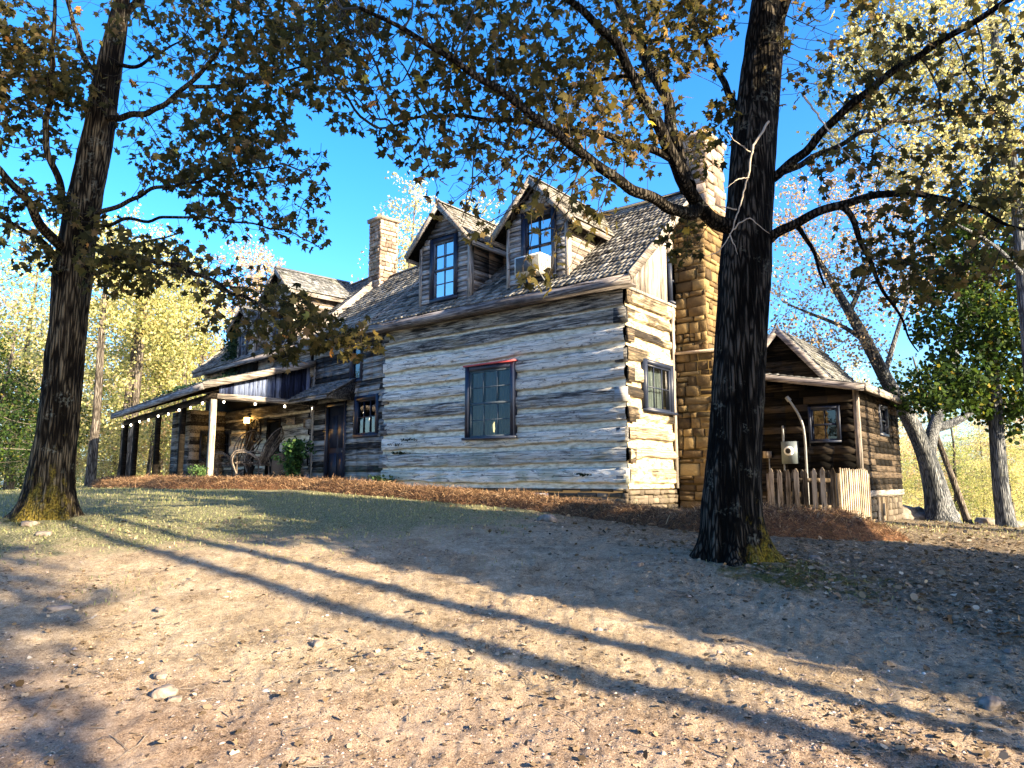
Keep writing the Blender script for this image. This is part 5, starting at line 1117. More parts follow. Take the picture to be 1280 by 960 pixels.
# ---- the dark tree right of the house
DR = 9.0
near_tree(TREE_R, 'big dark barked tree with a mossy foot in front of the stone chimney',
  [(914,640,DR),(918,560,DR),(925,450,DR),(931,350,DR),(936,270,DR+.05),(944,170,DR+.1),(953,75,DR+.15),(961,0,DR+.2),(969,-90,DR+.3),(984,-230,DR+.5),(1000,-380,DR+.6)],
  [(0,.37),(.5,.345),(1.3,.315),(2.5,.305),(3.6,.31),(4.4,.29),(5.6,.275),(7,.24),(9,.16),(10.5,.06)],
  [([(905,282,8.9),(876,262,8.6),(854,236,8.3),(828,175,8.0),(797,97,7.7),(756,41,7.4),(707,0,7.2),(650,-60,7.0)],.10,.026),
   ([(862,240,8.35),(846,190,8.5),(839,150,8.6),(812,80,8.8),(786,26,9.0),(760,-30,9.2),(730,-110,9.4)],.085,.03),
   ([(872,268,8.5),(840,262,8.2),(794,240,7.7),(737,199,7.2),(681,157,6.8),(625,116,6.5),(565,75,6.2),(512,37,6.0),(450,10,5.8)],.075,.015),
   ([(834,195,8.1),(800,182,8.0),(760,172,7.9),(677,150,7.8),(587,150,7.8),(520,150,7.9),(470,160,8.0)],.045,.010),
   ([(797,97,7.7),(770,90,7.9),(720,110,8.2),(690,130,8.4)],.025,.008),
   ([(957,308,8.9),(975,288,8.7),(1002,270,8.6),(1044,262,8.4),(1089,240,8.2),(1130,238,8.1),(1175,242,8.0),(1250,277,7.9),(1300,290,7.8)],.066,.013),
   ([(962,228,9.0),(990,205,8.8),(1025,169,8.5),(1062,127,8.2),(1137,71,7.8),(1212,30,7.5),(1290,-5,7.2),(1350,-40,7.0)],.06,.024),
   ([(985,212,8.8),(1010,200,9.0),(1040,187,9.2),(1100,157,9.5),(1180,143,9.8),(1260,139,10)],.04,.012),
   ([(994,275,8.65),(1008,300,8.6),(1025,319,8.55),(1032,360,8.5)],.03,.012),
   ([(1060,260,8.35),(1075,310,8.4),(1104,361,8.5),(1130,400,8.6),(1148,440,8.7)],.035,.008),
   ([(945,165,9.1),(915,120,9.4),(880,60,9.7),(860,0,10),(850,-60,10.2)],.05,.02),
   ([(955,60,9.1),(975,10,8.8),(1010,-40,8.5),(1080,-110,8.2),(1180,-190,8)],.07,.02),
   ([(965,-50,9.2),(930,-120,8.9),(850,-200,8.5),(760,-260,8.2)],.06,.02)],
  [(505,50,6.6,1.0,.7,.65,1.1),(455,110,7.2,.6,.6,.6,.8),(400,20,7,.8,.7,.5,.9),(590,50,6.8,.8,.9,.45,.9),(640,120,7.4,1.2,.9,.7,1.3),(560,165,7.8,1.0,.8,.40,.8),(640,225,7.4,1.0,.7,.50,1.0),(705,250,7.2,.7,.6,.4,.5),(580,255,7.5,.35,.5,.35,.25),(600,290,7.4,.25,.4,.25,.15),
   (720,60,7.8,.9,1.,.5,.8),(790,140,8.2,.7,1.,.55,.6),(740,170,7.6,.8,.7,.45,.6),(820,50,8.8,.8,1.,.5,.6),(880,30,9.3,.6,.9,.35,.35),(770,-80,8.5,2.2,1.5,.8,1.0),(560,-70,6.8,1.4,1.2,.5,.8),
   (1030,60,8.7,.8,1.,.55,.5),(1110,90,8.3,.9,1.,.5,.5),(1200,70,7.9,.9,1.,.5,.6),(1250,150,8.3,.7,1.,.5,.4),(1150,180,8.6,.9,1.1,.4,.4),(1060,215,8.6,.7,.8,.3,.25),(1120,275,8.3,.8,.8,.35,.35),(1220,250,8.0,.7,.9,.45,.3),(1150,340,8.5,.6,.7,.4,.25),(1080,330,8.5,.4,.6,.3,.2),(1240,330,8.2,.5,.8,.4,.3),(1100,-70,8.3,2.2,1.5,.8,.9),(960,-200,8.9,2.4,2,1.0,.9),(660,330,7.2,.14,.2,.3,.08),(690,345,7.2,.14,.2,.35,.1),
   (865,185,8.8,.35,.6,.3,.25),(850,300,8.6,.3,.4,.35,.3),(905,150,9.3,.25,.4,.4,.2)],
  M_['bark'], M_['leaf_near'], 8000, 8700, .112,
  dead=[([(961,152,8.62),(940,185,8.5),(938,205,8.5),(925,260,8.5),(914,290,8.5),(900,315,8.5),(880,320,8.45)],.016),([(938,190,8.5),(915,175,8.4),(910,163,8.4)],.009),([(936,222,8.5),(920,225,8.35),(902,238,8.3)],.009),([(921,262,8.5),(895,258,8.4),(878,256,8.4)],.009),([(915,288,8.5),(935,270,8.4),(962,292,8.4)],.010),([(912,292,8.5),(922,318,8.45)],.008),([(1005,120,8.3),(1030,155,8.2),(1055,190,8.1),(1085,215,8.0)],.014)],
  flare=.30, moss_dir=(.95, -.45), moss_h=.42, name='maple_tree', seed=3)

# ---- the tree at the left
DL = 11.0
near_tree(TREE_L, 'brown barked tree with a sunlit trunk at the left of the yard',
  [(68,560,DL),(76,500,DL),(84,420,DL),(90,350,DL),(95,310,DL),(103,260,DL),(114,210,DL),(124,160,DL),(134,100,DL),(146,40,DL),(156,-20,DL),(170,-120,DL+.1),(185,-240,DL+.2)],
  [(0,.35),(.5,.30),(1.2,.275),(2.2,.255),(3.2,.25),(3.8,.265),(4.3,.25),(5.4,.235),(6.6,.20),(8,.15),(9.6,.05)],
  [([(84,318,10.95),(66,300,10.6),(45,265,10.2),(18,225,9.9),(-10,200,9.7),(-60,180,9.5)],.085,.03),
   ([(92,300,11),(84,262,10.8),(70,225,10.6),(58,180,10.5),(56,130,10.4),(66,80,10.3),(70,20,10.2),(60,-40,10)],.06,.02),
   ([(82,330,11),(60,306,10.7),(30,285,10.4),(0,270,10.2),(-40,255,10)],.045,.015),
   ([(124,148,11),(150,147,10.8),(190,138,10.5),(232,112,10.2),(258,88,10),(276,55,9.8),(290,20,9.6),(300,-20,9.5)],.055,.015),
   ([(236,110,10.2),(270,105,10),(330,100,9.7),(380,82,9.5),(420,70,9.3)],.03,.008),
   ([(112,276,11),(140,262,10.7),(185,238,10.3),(240,228,10),(300,215,9.7),(350,205,9.5)],.04,.008),
   ([(96,335,10.95),(130,322,10.5),(190,322,10),(260,345,9.5),(330,385,9),(390,420,8.7),(440,432,8.5)],.05,.008),
   ([(118,285,11),(150,275,10.7),(220,270,10.3),(290,275,10),(370,290,9.7),(400,310,9.5)],.03,.006),
   ([(138,80,11),(165,92,10.8),(205,60,10.6),(225,52,10.5)],.04,.012),
   ([(145,30,11),(170,0,11),(200,-40,10.8),(260,-90,10.4)],.06,.02),
   ([(130,110,11),(100,60,11.2),(85,0,11.4),(70,-60,11.6)],.05,.02),
   ([(120,345,10.9),(150,330,11.3),(180,300,11.8),(230,290,12.3)],.035,.01)],
  [(40,60,10.6,1.1,1.2,.8,1.2),(95,110,10.6,.7,.9,.5,.6),(20,150,10.3,.8,1.,.6,.7),(215,40,10.4,.9,1.1,.6,1.),(290,45,9.9,1.,1.,.55,1.),(360,85,9.6,.9,.9,.5,.9),(210,130,10.3,.9,.9,.45,.8),(290,150,9.9,.9,.9,.5,1.),(350,215,9.6,.8,.9,.6,1.),(260,215,10,.9,.9,.5,1.),(190,190,10.4,.5,.8,.4,.5),(370,280,9.7,.45,.6,.35,.5),(300,270,10,.8,.7,.3,.7),
   (170,322,10.2,.8,.7,.26,1.6),(230,335,9.8,.8,.7,.30,2.),(285,355,9.5,.8,.6,.30,2.2),(335,385,9.1,.7,.5,.28,2.2),(400,412,8.8,.6,.5,.24,2.),(300,400,9.4,.6,.5,.2,.9),(450,432,8.6,.3,.4,.2,.6),(350,430,9,.3,.4,.22,.5),(150,350,10.4,.5,.6,.3,.4),(30,250,10.2,.7,.8,.4,.5),(20,310,10.2,.6,.7,.3,.3),(150,-60,10.8,2.,1.8,.8,1.),(330,-40,9.8,1.5,1.3,.6,.7),(-40,60,10,1.2,1.4,1.,.6),(130,290,10.6,.4,.5,.3,.3),(430,30,9.2,.6,.7,.35,.4)],
  M_['bark_brown'], M_['leaf_near'], 7600, 9200, .118, flare=.38, moss_dir=(.45, -.8), moss_h=.8, name='maple_tree', seed=9)

# ---------------------------------------------------------------- generic trees: a few of each kind, copied
def free_tree(label, trunk, tr, limbs, ell, natt, nleaf, lsz, bark, leafmat, M, name='tree', group=None, twig='branch', step=.4, tones=(.45, .22), seed=0, tip=.006, T=LEAF_LO, TF=LEAF_LOF, sides=18, infl=6):
    t = thing(name, label, 'tree', M, group); TP = resample(trunk, .25); d = np.r_[0, np.cumsum(np.linalg.norm(np.diff(TP, axis=0), axis=1))]
    TR = np.interp(d/d[-1], [q[0] for q in tr], [q[1] for q in tr]); specs = [bark_tube(TP, TR, sides, .012, .3, 4, seed=seed)]
    nodes = [p for p in TP]; par = list(range(-1, len(TP)-1)); fixed = list(TR)
    for (L, r0, r1) in limbs:
        Q = resample(L, .3); st = len(nodes); k0 = int(np.argmin(np.linalg.norm(np.array(nodes)-Q[0], axis=1))); R = np.linspace(r0, r1, len(Q))
        for k, p in enumerate(Q): nodes.append(p); par.append(k0 if k == 0 else st+k-1); fixed.append(R[k])
        specs.append(bark_tube(np.vstack([nodes[k0], Q]), np.r_[r0, R], 10, .006, seed=3))
    build_bark('trunk', specs, bark, t)
    A = []
    ws = sum(e[6] for e in ell)
    for (x, y, z, rx, ry, rz, w) in ell:
        n = int(natt*w/ws); q = RNG.normal(size=(n, 3)); q = q/np.linalg.norm(q, axis=1)[:, None]*RNG.random((n, 1))**(1/2.7); A.append(np.array([x, y, z])+q*np.array([rx, ry, rz]))
    n0 = len(nodes); nd, pa = colonize(nodes, par, np.concatenate(A), step, step*1.2, 80, .18, infl)
    r = radii(nd, pa, tip, 2.3, np.r_[np.array(fixed), np.zeros(len(nd)-n0)]); mb = MB(); branches(mb, nd, pa, r, n0); mb.build('branches', M_[twig], t, M, True)
    cand = np.where((r < tip*3.2) & (np.arange(len(nd)) >= n0))[0]; k = RNG.choice(cand, nleaf); P = nd[k]+RNG.normal(0, step*.5, (nleaf, 3))
    S = RNG.uniform(.6, 1.3, nleaf)*lsz; tone = np.clip(RNG.normal(*tones, nleaf)+.5*fbm(P[:, 0]*.6, P[:, 1]*.6, P[:, 2]*.6+seed, 2), 0, 1)
    leaf_mb(P, rdir(nleaf, -.4), rdir(nleaf, .4), S, tone, T, TF).build('crown', leafmat, t, M); return t
def copy_thing(t, M, label, group=None, scale=1.0):
    c = t.copy(); COL.objects.link(c); MM = M @ Matrix.Scale(scale, 4); c.matrix_basis = MM; W[c.name] = MM; c['label'] = label
    if group: c['group'] = group
    for ch in list(t.children):
        q = ch.copy(); COL.objects.link(q); q.parent = c; q.matrix_parent_inverse = Matrix.Identity(4); q.matrix_basis = Matrix.Identity(4)
    return c
def rnd_trunk(h, lean=.5, k=8):
    z = np.linspace(0, h, k); return np.stack([np.cumsum(np.r_[0, RNG.normal(lean*h/k*.12, .10, k-1)]), np.cumsum(np.r_[0, RNG.normal(0, .10, k-1)]), z], 1)
def gnd(x, y, a=0): return frame(x, y, float(ground_z(x, y, False))-.1, a)
def pxg(px, Y, a=0): return gnd((px-640)/906*Y, Y, a)
GB = 'autumn trees of the wood behind the yard'
def generic(label, M, h, r0, crown0, rad, leafmat, bark, straight=False, natt=900, nleaf=10000, lsz=.13, tones=(.45, .22), name='autumn_tree', group=GB, twig='branch_grey', seed=0, open_=1.0):
    tr = rnd_trunk(h, .3) if not straight else np.stack([np.linspace(0, .15, 6), np.zeros(6), np.linspace(0, h, 6)], 1); ell = [(RNG.uniform(-.3, .3)*rad, RNG.uniform(-.3, .3)*rad, z, rad*q, rad*q, (h-crown0)*.22, q*q) for z, q in ((crown0+(h-crown0)*.18, .8), (crown0+(h-crown0)*.42, 1.0), (crown0+(h-crown0)*.68, .82), (crown0+(h-crown0)*.9, .5))]
    for _ in range(6): a = RNG.uniform(0, 6.28); ell.append((rad*.8*math.cos(a), rad*.8*math.sin(a), RNG.uniform(crown0, h*.85), rad*.4, rad*.4, rad*.3, .25))
    return free_tree(label, tr, [(0, r0), (.35, r0*.75), (1, r0*.12)], [], ell, natt, nleaf, lsz, bark, leafmat, M, name, group, twig, seed=seed)
# left wood
g1 = generic('golden green tree just left of the porch end', pxg(150, 34), 13, .22, 3.0, 4.2, M_['leaf_gold'], M_['bark_far'], nleaf=12000, name='golden_tree', seed=1)
g2 = generic('yellow green tree in full leaf beyond the left trunk', pxg(235, 40), 14, .25, 2.5, 4.6, M_['leaf_lime'], M_['bark_far'], nleaf=12000, name='golden_tree', seed=2)
g3 = generic('pale thinly leaved tree rising above the porch roof', pxg(285, 50), 19, .22, 5, 5.0, M_['leaf_pale'], M_['bark_far'], natt=1300, nleaf=15000, lsz=.17, name='pale_tree', seed=3)
g4 = generic('dark green tree at the left edge behind the lawn', pxg(-10, 36), 9, .25, 1.4, 4.0, M_['leaf_green'], M_['bark_far'], nleaf=12000, tones=(.6, .2), name='green_tree', seed=4)
g5 = generic('cream yellow tree behind the ridge chimney', pxg(500, 44), 20, .25, 6, 5.2, M_['leaf_cream'], M_['bark_far'], natt=1500, nleaf=18000, lsz=.17, name='pale_tree', seed=5)
spots = [(g1,58,44,1.45,.7,'golden tree seen left of the left trunk'),(g2,10,48,1.4,2.,'tall yellow green tree at the far left'),(g3,215,58,1.0,1.1,'pale bare tree above the golden tree'),(g1,205,52,.95,2.4,'golden tree seen between the porch posts'),(g2,330,60,.9,3.,'yellow green tree hidden behind the porch roof'),
 (g3,335,46,.85,4.2,'pale bare tree above the far dormer'),(g3,140,62,1.1,.3,'tall pale tree far behind the golden trees'),(g5,60,60,1.0,1.9,'cream tree high behind the left trunk'),(g3,-30,55,1.1,5.,'pale tree off the left edge'),(g1,112,58,.8,3.9,'small golden tree deep in the left wood'),(g4,-80,30,1.0,1.,'dark green tree outside the left edge'),
 (g5,600,52,1.15,2.2,'cream yellow tree above the first dormer'),(g5,690,52,1.15,1.2,'yellow green tree above the second dormer'),(g5,790,60,1.2,.4,'golden tree behind the wing ridge'),(g5,430,62,.95,.9,'thin cream tree left of the ridge chimney'),
 (g2,1190,52,.75,5.,'yellow green tree low behind the forked tree'),(g1,1265,48,.6,1.5,'golden tree low at the right edge'),(g5,1080,66,.8,3.2,'cream tree far behind the kitchen roof'),(g2,1330,60,.9,.9,'yellow green tree beyond the right edge'),(g3,1150,70,.8,2.1,'pale tree far behind the forked tree'),(g3,1240,75,.9,4.4,'pale tree far back at the right'),
 (g1,1120,58,.62,4.1,'golden tree low right of the kitchen'),(g5,1225,62,.55,.6,'cream bush like tree between the right trunks'),(g2,170,66,.9,4.8,'yellow green tree at the back of the left wood'),(g1,250,68,1.0,5.6,'golden tree at the back behind the porch'),(g4,30,58,.8,3.3,'dark green tree low behind the left lawn'),
 (g2,90,72,1.1,.2,'far yellow green tree in the left gap'),(g5,190,80,1.0,2.7,'far cream tree in the left gap'),(g1,380,75,1.1,3.6,'golden tree hidden far behind the cabin'),(g1,1290,85,1.0,2.9,'far golden tree past the right edge'),(g5,1000,80,1.0,1.3,'far cream tree behind the kitchen gable')]
for (s, px, Y, sc, a, lab) in spots: copy_thing(s, pxg(px, Y, a), lab, GB, sc)
# slim dark trunks in the left wood
def slim(px, Y, h, r, label, lean=0, leaf='leaf_gold', n=3500):
    tr = [(0, 0, 0), (lean*.3, .1, h*.3), (lean*.7, 0, h*.6), (lean, .1, h)]
    return free_tree(label, tr, [(0, r), (.5, r*.7), (1, r*.2)], [], [(lean*.8, 0, h*.8, 2.2, 2.2, h*.22, 1)], 260, n, .15, M_['bark_far'], M_[leaf], pxg(px, Y), 'slim_tree', GB, 'branch_grey', tip=.007, seed=int(px))
slim(114, 29, 11, .19, 'slim grey trunked tree between the left trunk and the porch')
slim(158, 33, 12, .22, 'dark slim tree just behind the porch end post', .4)
slim(228, 36, 12, .16, 'slim dark tree seen above the porch eave', -.3)
slim(183, 38, 10, .12, 'thin tree seen through the porch posts', .5)
# forked grey tree at the right
FB = gz_hit(1176, 648); FY_ = 24.5; fxw = (1172-640)/906*FY_; FM = gnd(fxw, FY_); FBv = np.array(FM.translation)
R3 = lambda L, Y: np.array([at(px, py, Y+dy)-FBv for px, py, dy in L])
free_tree('forked grey trunk tree leaning over the kitchen roof', np.vstack([[0, 0, 0], R3([(1172,620,0),(1163,585,0),(1155,562,0),(1140,530,0),(1122,500,-.3),(1105,470,-.6),(1085,430,-1),(1062,390,-1.3),(1035,345,-1.6),(1010,300,-2)], FY_)]),
  [(0,.50),(.12,.36),(.25,.27),(.5,.22),(.75,.15),(1,.05)],
  [(R3([(1160,570,0),(1165,540,.2),(1172,520,.4),(1180,490,.6),(1195,440,.8),(1205,380,1),(1210,320,1.2)], FY_), .23, .06), (R3([(1172,535,.4),(1195,528,.6),(1215,515,.8),(1235,490,1)], FY_), .16, .08),
   (R3([(1085,430,-1),(1060,410,-1),(1020,395,-1.2),(985,380,-1.4)], FY_), .09, .03), (R3([(1062,390,-1.3),(1080,350,-1.5),(1090,300,-1.8),(1085,250,-2)], FY_), .09, .03), (R3([(1105,470,-.6),(1120,420,-.4),(1135,370,-.2),(1140,320,0)], FY_), .10, .03)],
  [(*R3([(px, py, dy)], FY_)[0], rx, 2.0, rz, w) for px, py, dy, rx, rz, w in ((1030,340,-1.5,2.2,1.5,1.2),(1080,300,-1.5,2.,1.6,1.),(1000,420,-1.4,1.3,1.,.6),(1130,350,-.5,1.8,1.5,1.),(1200,330,1,2.,1.8,1.),(1050,430,-1,1.6,.9,.7),(1120,230,-1,2.4,1.4,.8),(1000,260,-1.8,1.4,1.,.5))],
  2200, 9500, .085, M_['bark_grey'], M_['leaf_pale'], FM, 'forked_tree', None, 'branch_grey', .3, (.25, .25), 5, .006, LEAF_MID, LEAF_MIDF, 26)
# dark green tree, right
GM = pxg(1252, 20.5); gb = np.array(GM.translation); G3 = lambda L: np.array([at(px, py, 20.5+dy)-gb for px, py, dy in L])
free_tree('dense dark green tree with a straight grey trunk at the right edge', np.vstack([[0, 0, 0], G3([(1252,620,0),(1247,560,0),(1243,500,0),(1240,420,0),(1236,340,0),(1232,250,0)])]), [(0,.22),(.4,.17),(1,.05)], [],
  [(*G3([(px, py, dy)])[0], rx, 1.8, rz, w) for px, py, dy, rx, rz, w in ((1240,460,0,1.9,.9,1.3),(1180,480,-.5,1.1,.7,.8),(1200,400,0,1.5,1.,1.2),(1270,390,0,1.8,1.3,1.3),(1180,340,.3,1.0,.8,.6),(1240,300,0,1.8,1.2,1.1),(1280,500,.3,1.5,.9,.9),(1255,240,0,1.3,.9,.6),(1150,500,-.8,.6,.4,.4),(1310,420,0,1.8,2.2,1.2))],
  1500, 17000, .13, M_['bark_grey'], M_['leaf_green'], GM, 'green_tree', None, 'branch', .3, (.5, .22), 6, .006, LEAF_MID, LEAF_MIDF, 22)
# pale barked tree behind, upper right
PM = pxg(1300, 16.5); pb = np.array(PM.translation); P3 = lambda L: np.array([at(px, py, 16.5+dy)-pb for px, py, dy in L])
free_tree('tall pale barked tree with yellow leaves at the upper right', np.vstack([[0, 0, 0], P3([(1298,600,0),(1292,500,0),(1283,400,0),(1276,320,0),(1268,220,0),(1256,140,0),(1244,60,0),(1238,0,0),(1232,-120,0)])]), [(0,.17),(.4,.13),(.7,.10),(1,.04)],
  [(P3([(1264,190,0),(1235,150,.3),(1200,110,.6),(1170,70,.9)]), .07, .02), (P3([(1283,350,0),(1250,310,-.3),(1215,290,-.5),(1175,270,-.7)]), .06, .02)],
  [(*P3([(px, py, dy)])[0], rx, 1.6, rz, w) for px, py, dy, rx, rz, w in ((1200,60,.5,1.8,1.2,1.2),(1130,110,.6,1.3,1.,.8),(1220,160,.3,1.4,1.,1.),(1160,200,0,1.2,.8,.7),(1080,80,1,1.2,1.,.6),(1270,240,0,1.,.9,.6),(1120,30,1,1.6,1.,.8),(1060,160,1.2,.8,.7,.4),(1270,60,0,1.2,1.4,.9),(1170,-80,0,2.5,1.4,1.))],
  2200, 20000, .085, M_['bark_grey'], M_['leaf_cream'], PM, 'yellow_tree', None, 'branch_grey', .28, (.35, .25), 7, .005, LEAF_MID, LEAF_MIDF, 20)
slim(1207, 27, 6.5, .13, 'thin leaning dark tree between the forked tree and the green tree', -1.6, 'leaf_green', 900)
slim(1035, 60, 14, .2, 'distant slim tree behind the kitchen gable', .5, 'leaf_pale', 2500)
# understorey and far wood close the horizon
def thicket(name, label, pts, n, sz, mat, seed, tones=(.5, .22)):
    P = []
    for (x, y, rx, ry, h) in pts:
        k = int(n/len(pts)); a = RNG.uniform(0, 6.28, k); q = np.sqrt(RNG.random(k)); X = x+rx*q*np.cos(a); Y = y+ry*q*np.sin(a)
        top = h*(.55+.6*fbm(X*.5+seed, Y*.5, 0, 3)+.35); Z = ground_z(X, Y, False)+RNG.random(k)*np.maximum(top, .2)*(1-.5*q*q); P.append(np.stack([X, Y, Z], 1))
    P = np.concatenate(P); m = len(P); S = RNG.uniform(.6, 1.4, m)*sz
    tone = np.clip(RNG.normal(*tones, m)+.8*fbm(P[:, 0]*.45, P[:, 1]*.45, P[:, 2]*.8, 3), 0, 1)
    o = leaf_mb(P, rdir(m, .3), rdir(m, .4), S, tone, LEAF_LO, LEAF_LOF).build(name, mat, None); setting(o, 'stuff', label, 'undergrowth')
thicket('undergrowth', 'pale yellow undergrowth beneath the trees at both sides', [(-22+2.2*k, 44+3*math.sin(k), 3, 2.5, 3.2) for k in range(9)]+[(22+2.4*k, 38+4*math.sin(k*2), 3.2, 3, 1.3) for k in range(12)]+[(-34+3*k, 52, 3, 3, 4) for k in range(7)], 26000, .15, M_['leaf_lime'], 1)
thicket('far_wood', 'distant pale autumn wood closing the horizon', [(a, 92+10*math.sin(a), 7, 5, (13 if a < 5 else 8)+3*math.sin(a*.7)) for a in np.arange(-85, 100, 7.5)], 60000, .42, M_['leaf_cream'], 2)
# trees behind and beside the photographer, whose shade falls over the yard
GS = 'trees beside and behind the yard that shade it'
def shade_pos(T, w): return T*.795+w*.607, -T*.607+w*.795
st = generic('broad low crowned shade tree outside the frame to the right', gnd(*shade_pos(9.5, 9.2)), 11, .30, 2.4, 2.75, M_['leaf_near'], M_['bark_brown'], natt=900, nleaf=15000, lsz=.28, name='shade_tree', group=GS, twig='branch', seed=21)
for k, (T, w, sc, lab) in enumerate([(18, 8.2, 1.0, 'shade tree further out to the right'), (19, -3.5, 1.2, 'shade tree furthest behind the photographer'), (30, 21, 1.3, 'large shade tree far out to the right')]):
    copy_thing(st, gnd(*shade_pos(T, w), k*1.7+.5), lab, GS, sc)
pt = generic('tall straight pine with a high crown just outside the frame to the right', gnd(*shade_pos(9, 5.22)), 17, .155, 10, 2.3, M_['leaf_green'], M_['bark_brown'], True, natt=500, nleaf=7000, lsz=.2, name='pine_tree', group=GS, twig='branch', seed=22)
copy_thing(pt, gnd(*shade_pos(12, 4.5), 2.0), 'taller pine behind the first pine outside the frame', GS, 1.15)
bt = generic('tall crowned shade tree behind the photographer at the right', gnd(*shade_pos(12.5, .2)), 15, .26, 5.8, 3.5, M_['leaf_near'], M_['bark_brown'], natt=800, nleaf=14000, lsz=.28, name='shade_tree', group=GS, twig='branch', seed=23)
copy_thing(bt, gnd(*shade_pos(4.8, 7.9), 1.0), 'small shade tree closest to the yard outside the frame', GS, .54)
# ---------------------------------------------------------------- shrubs and ivy
def shrub(name, label, x, y, h, r, n, sz, mat, M=None, tones=(.5, .25)):
    M = M or frame(x, y, float(ground_z(x, y, False)), 0); t = thing(name, label, 'shrub', M); mb = MB(); P = []
    for k in range(int(10+h*12)):
        a = RNG.uniform(0, 6.28); q = RNG.uniform(.2, 1)*r; L = resample([(0, 0, 0), (q*.3*math.cos(a), q*.3*math.sin(a), h*.4), (q*.8*math.cos(a), q*.8*math.sin(a), h*RNG.uniform(.55, 1.0)), (q*1.1*math.cos(a), q*1.1*math.sin(a), h*RNG.uniform(.6, .95))], .05)
        mb.tube(L, np.linspace(.009, .003, len(L)), 4, .5); P.append(L[int(len(L)*.3):])
    mb.build('stems', M_['branch'], t, M); P = np.concatenate(P); k = RNG.integers(0, len(P), n); Q = P[k]+RNG.normal(0, .05, (n, 3))
    leaf_mb(Q, rdir(n, .0, .8), rdir(n, .8), RNG.uniform(.6, 1.3, n)*sz, np.clip(RNG.normal(*tones, n), 0, 1), LEAF_MID, LEAF_MIDF).build('foliage', mat, t, M); return t
w = F2 @ Vector((-.2, .25, 0)); w2 = F2 @ Vector((.75, 1.6, 0))
def f2p(x, y): v = F2 @ Vector((x, y, 0)); return v.x, v.y
shrub('leafy_shrub', 'broad green bush against the end of the porch', *f2p(1.25, 1.9), 1.4, .55, 2200, .09, M_['leaf_shrub'])
shrub('leafy_shrub', 'small pale shrub at the foot of the bleached porch post', *f2p(.05, -.35), .6, .3, 500, .06, M_['leaf_shrub'], tones=(.8, .2))
def f1p(x, y): v = F1 @ Vector((x, y, 0)); return v.x, v.y
shrub('low_fern', 'small dark fern at the left foot of the long log wall', *f1p(-7.0, -.35), .38, .36, 500, .07, M_['leaf_ivy'], tones=(.6, .25))
shrub('low_weeds', 'thin dead stems in front of the side door', *f2p(1.0, 1.9), .5, .4, 120, .05, M_['litter'])
def ivy():
    M = frame(*f2p(-5.3, 2.2), 4.6, 0); t = thing('ivy', 'dark ivy climbing over the porch roof and far dormer', 'ivy', M); n = 3800
    x = RNG.normal(-5.6, .8, n); u = RNG.random(n); on = u < .6
    X = np.where(on, np.clip(x, -7.6, -3.7), np.where(u < .85, RNG.uniform(-5.75, -5.3, n), RNG.normal(-5.9, .35, n))); Yv = np.where(on, RNG.uniform(.7, 3.0, n)-.4*np.abs(X+5.5), 2.78+RNG.normal(0, .05, n)); Yv = np.clip(Yv, -.2, 3.0)
    Z = np.where(on, np.array([pz(a, b) for a, b in zip(X, Yv)])+RNG.uniform(.02, .26, n)*np.clip(1.3-np.abs(X+5.5)*.5, .2, 1), RNG.uniform(3.8, 6.0, n))
    P = np.array([list(F2 @ Vector(q)) for q in zip(X, Yv, Z)])-np.array(M.translation)
    leaf_mb(P, rdir(n, -.3), rdir(n, .6), RNG.uniform(.6, 1.3, n)*.10, np.clip(RNG.normal(.45, .25, n), 0, 1), LEAF_MID, LEAF_MIDF).build('foliage', M_['leaf_ivy'], t, M)
    mb = MB()
    for k in range(14):
        L = [(RNG.uniform(-6.6, -4.4), 1.2, 0), (RNG.uniform(-6.2, -5), 2.4, 0), (RNG.uniform(-5.9, -5.4), 2.85, 0)]; L = [(a, b, pz(a, b)+.05) for a, b, c in L]+[(RNG.uniform(-5.8, -5.3), 2.8, RNG.uniform(4.6, 5.6))]
        Q = resample(np.array([list(F2 @ Vector(q)) for q in L])-np.array(M.translation), .12); mb.tube(Q, np.full(len(Q), .012), 4)
    mb.build('stems', M_['branch'], t, M)
ivy()
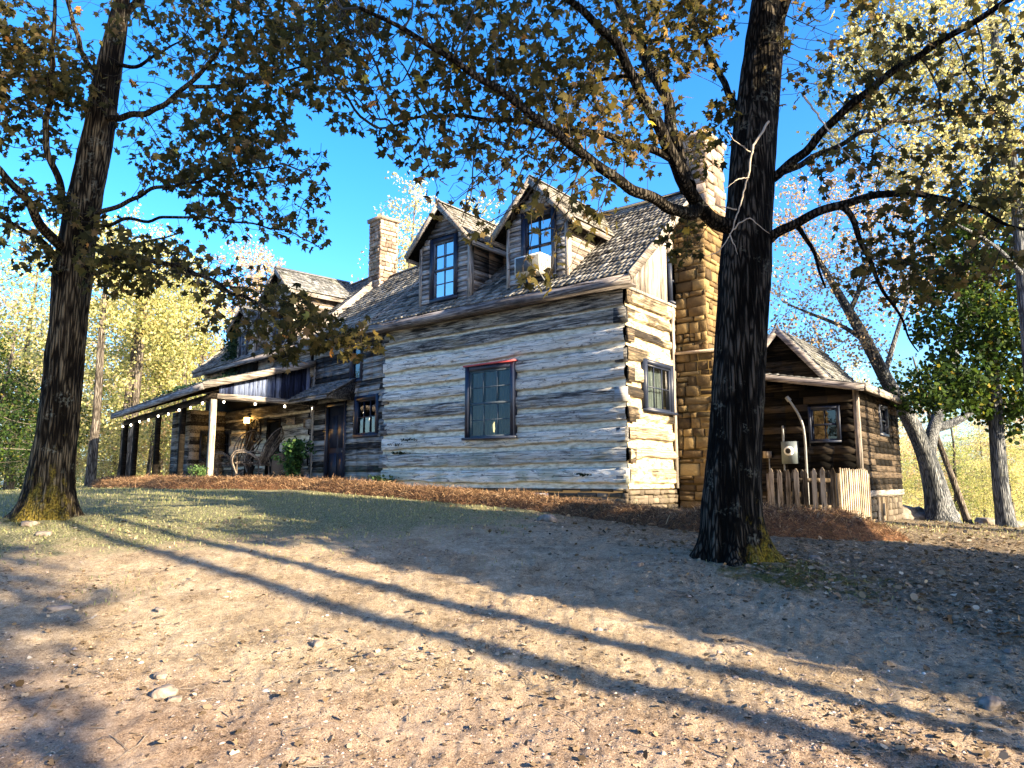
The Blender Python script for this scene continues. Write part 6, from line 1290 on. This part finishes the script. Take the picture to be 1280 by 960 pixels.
# ---------------------------------------------------------------- camera, sky, sun
cam = bpy.data.cameras.new('camera'); co = bpy.data.objects.new('camera', cam); COL.objects.link(co); SC.camera = co
cam.sensor_width = 36; cam.lens = 900/1280*36; cam.clip_end = 2000; cam.clip_start = .05
co.location = (0, 0, EYE); co.rotation_euler = (math.pi/2+PITCH, 0, 0)
SAZ = (.795, -.607); SEL = math.radians(21)
wd = bpy.data.worlds.new('World'); SC.world = wd; wd.use_nodes = True; nt = wd.node_tree; nt.nodes.clear()
sky = nt.nodes.new('ShaderNodeTexSky'); sky.sky_type = 'NISHITA'; sky.sun_disc = False; sky.sun_elevation = SEL
sky.sun_rotation = math.atan2(SAZ[0], SAZ[1]); sky.air_density = 1.0; sky.dust_density = 2.5; sky.ozone_density = 6.0; sky.altitude = 300
bg = nt.nodes.new('ShaderNodeBackground'); wo = nt.nodes.new('ShaderNodeOutputWorld'); bg.inputs['Strength'].default_value = .13
hs = nt.nodes.new('ShaderNodeHueSaturation'); hs.inputs['Saturation'].default_value = 1.24; hs.inputs['Hue'].default_value = .507
nt.links.new(sky.outputs[0], hs.inputs['Color']); nt.links.new(hs.outputs[0], bg.inputs['Color']); nt.links.new(bg.outputs[0], wo.inputs[0])
sd = bpy.data.lights.new('sun', 'SUN'); sd.energy = 4.7; sd.angle = math.radians(.53); sd.color = (1, .89, .72)
so = bpy.data.objects.new('sun', sd); COL.objects.link(so)
dirv = Vector((SAZ[0]*math.cos(SEL), SAZ[1]*math.cos(SEL), math.sin(SEL))); so.rotation_euler = dirv.to_track_quat('Z', 'Y').to_euler(); so.location = (20, -15, 15)
SC.view_settings.view_transform = 'Standard'; SC.view_settings.look = 'None'; SC.view_settings.exposure = 2.4; SC.view_settings.use_white_balance = True; SC.view_settings.white_balance_temperature = 8100; SC.view_settings.gamma = 1
SC.render.engine = 'CYCLES'; SC.cycles.max_bounces = 6; SC.cycles.transparent_max_bounces = 8; SC.cycles.use_denoising = True
bpy.context.view_layer.update()
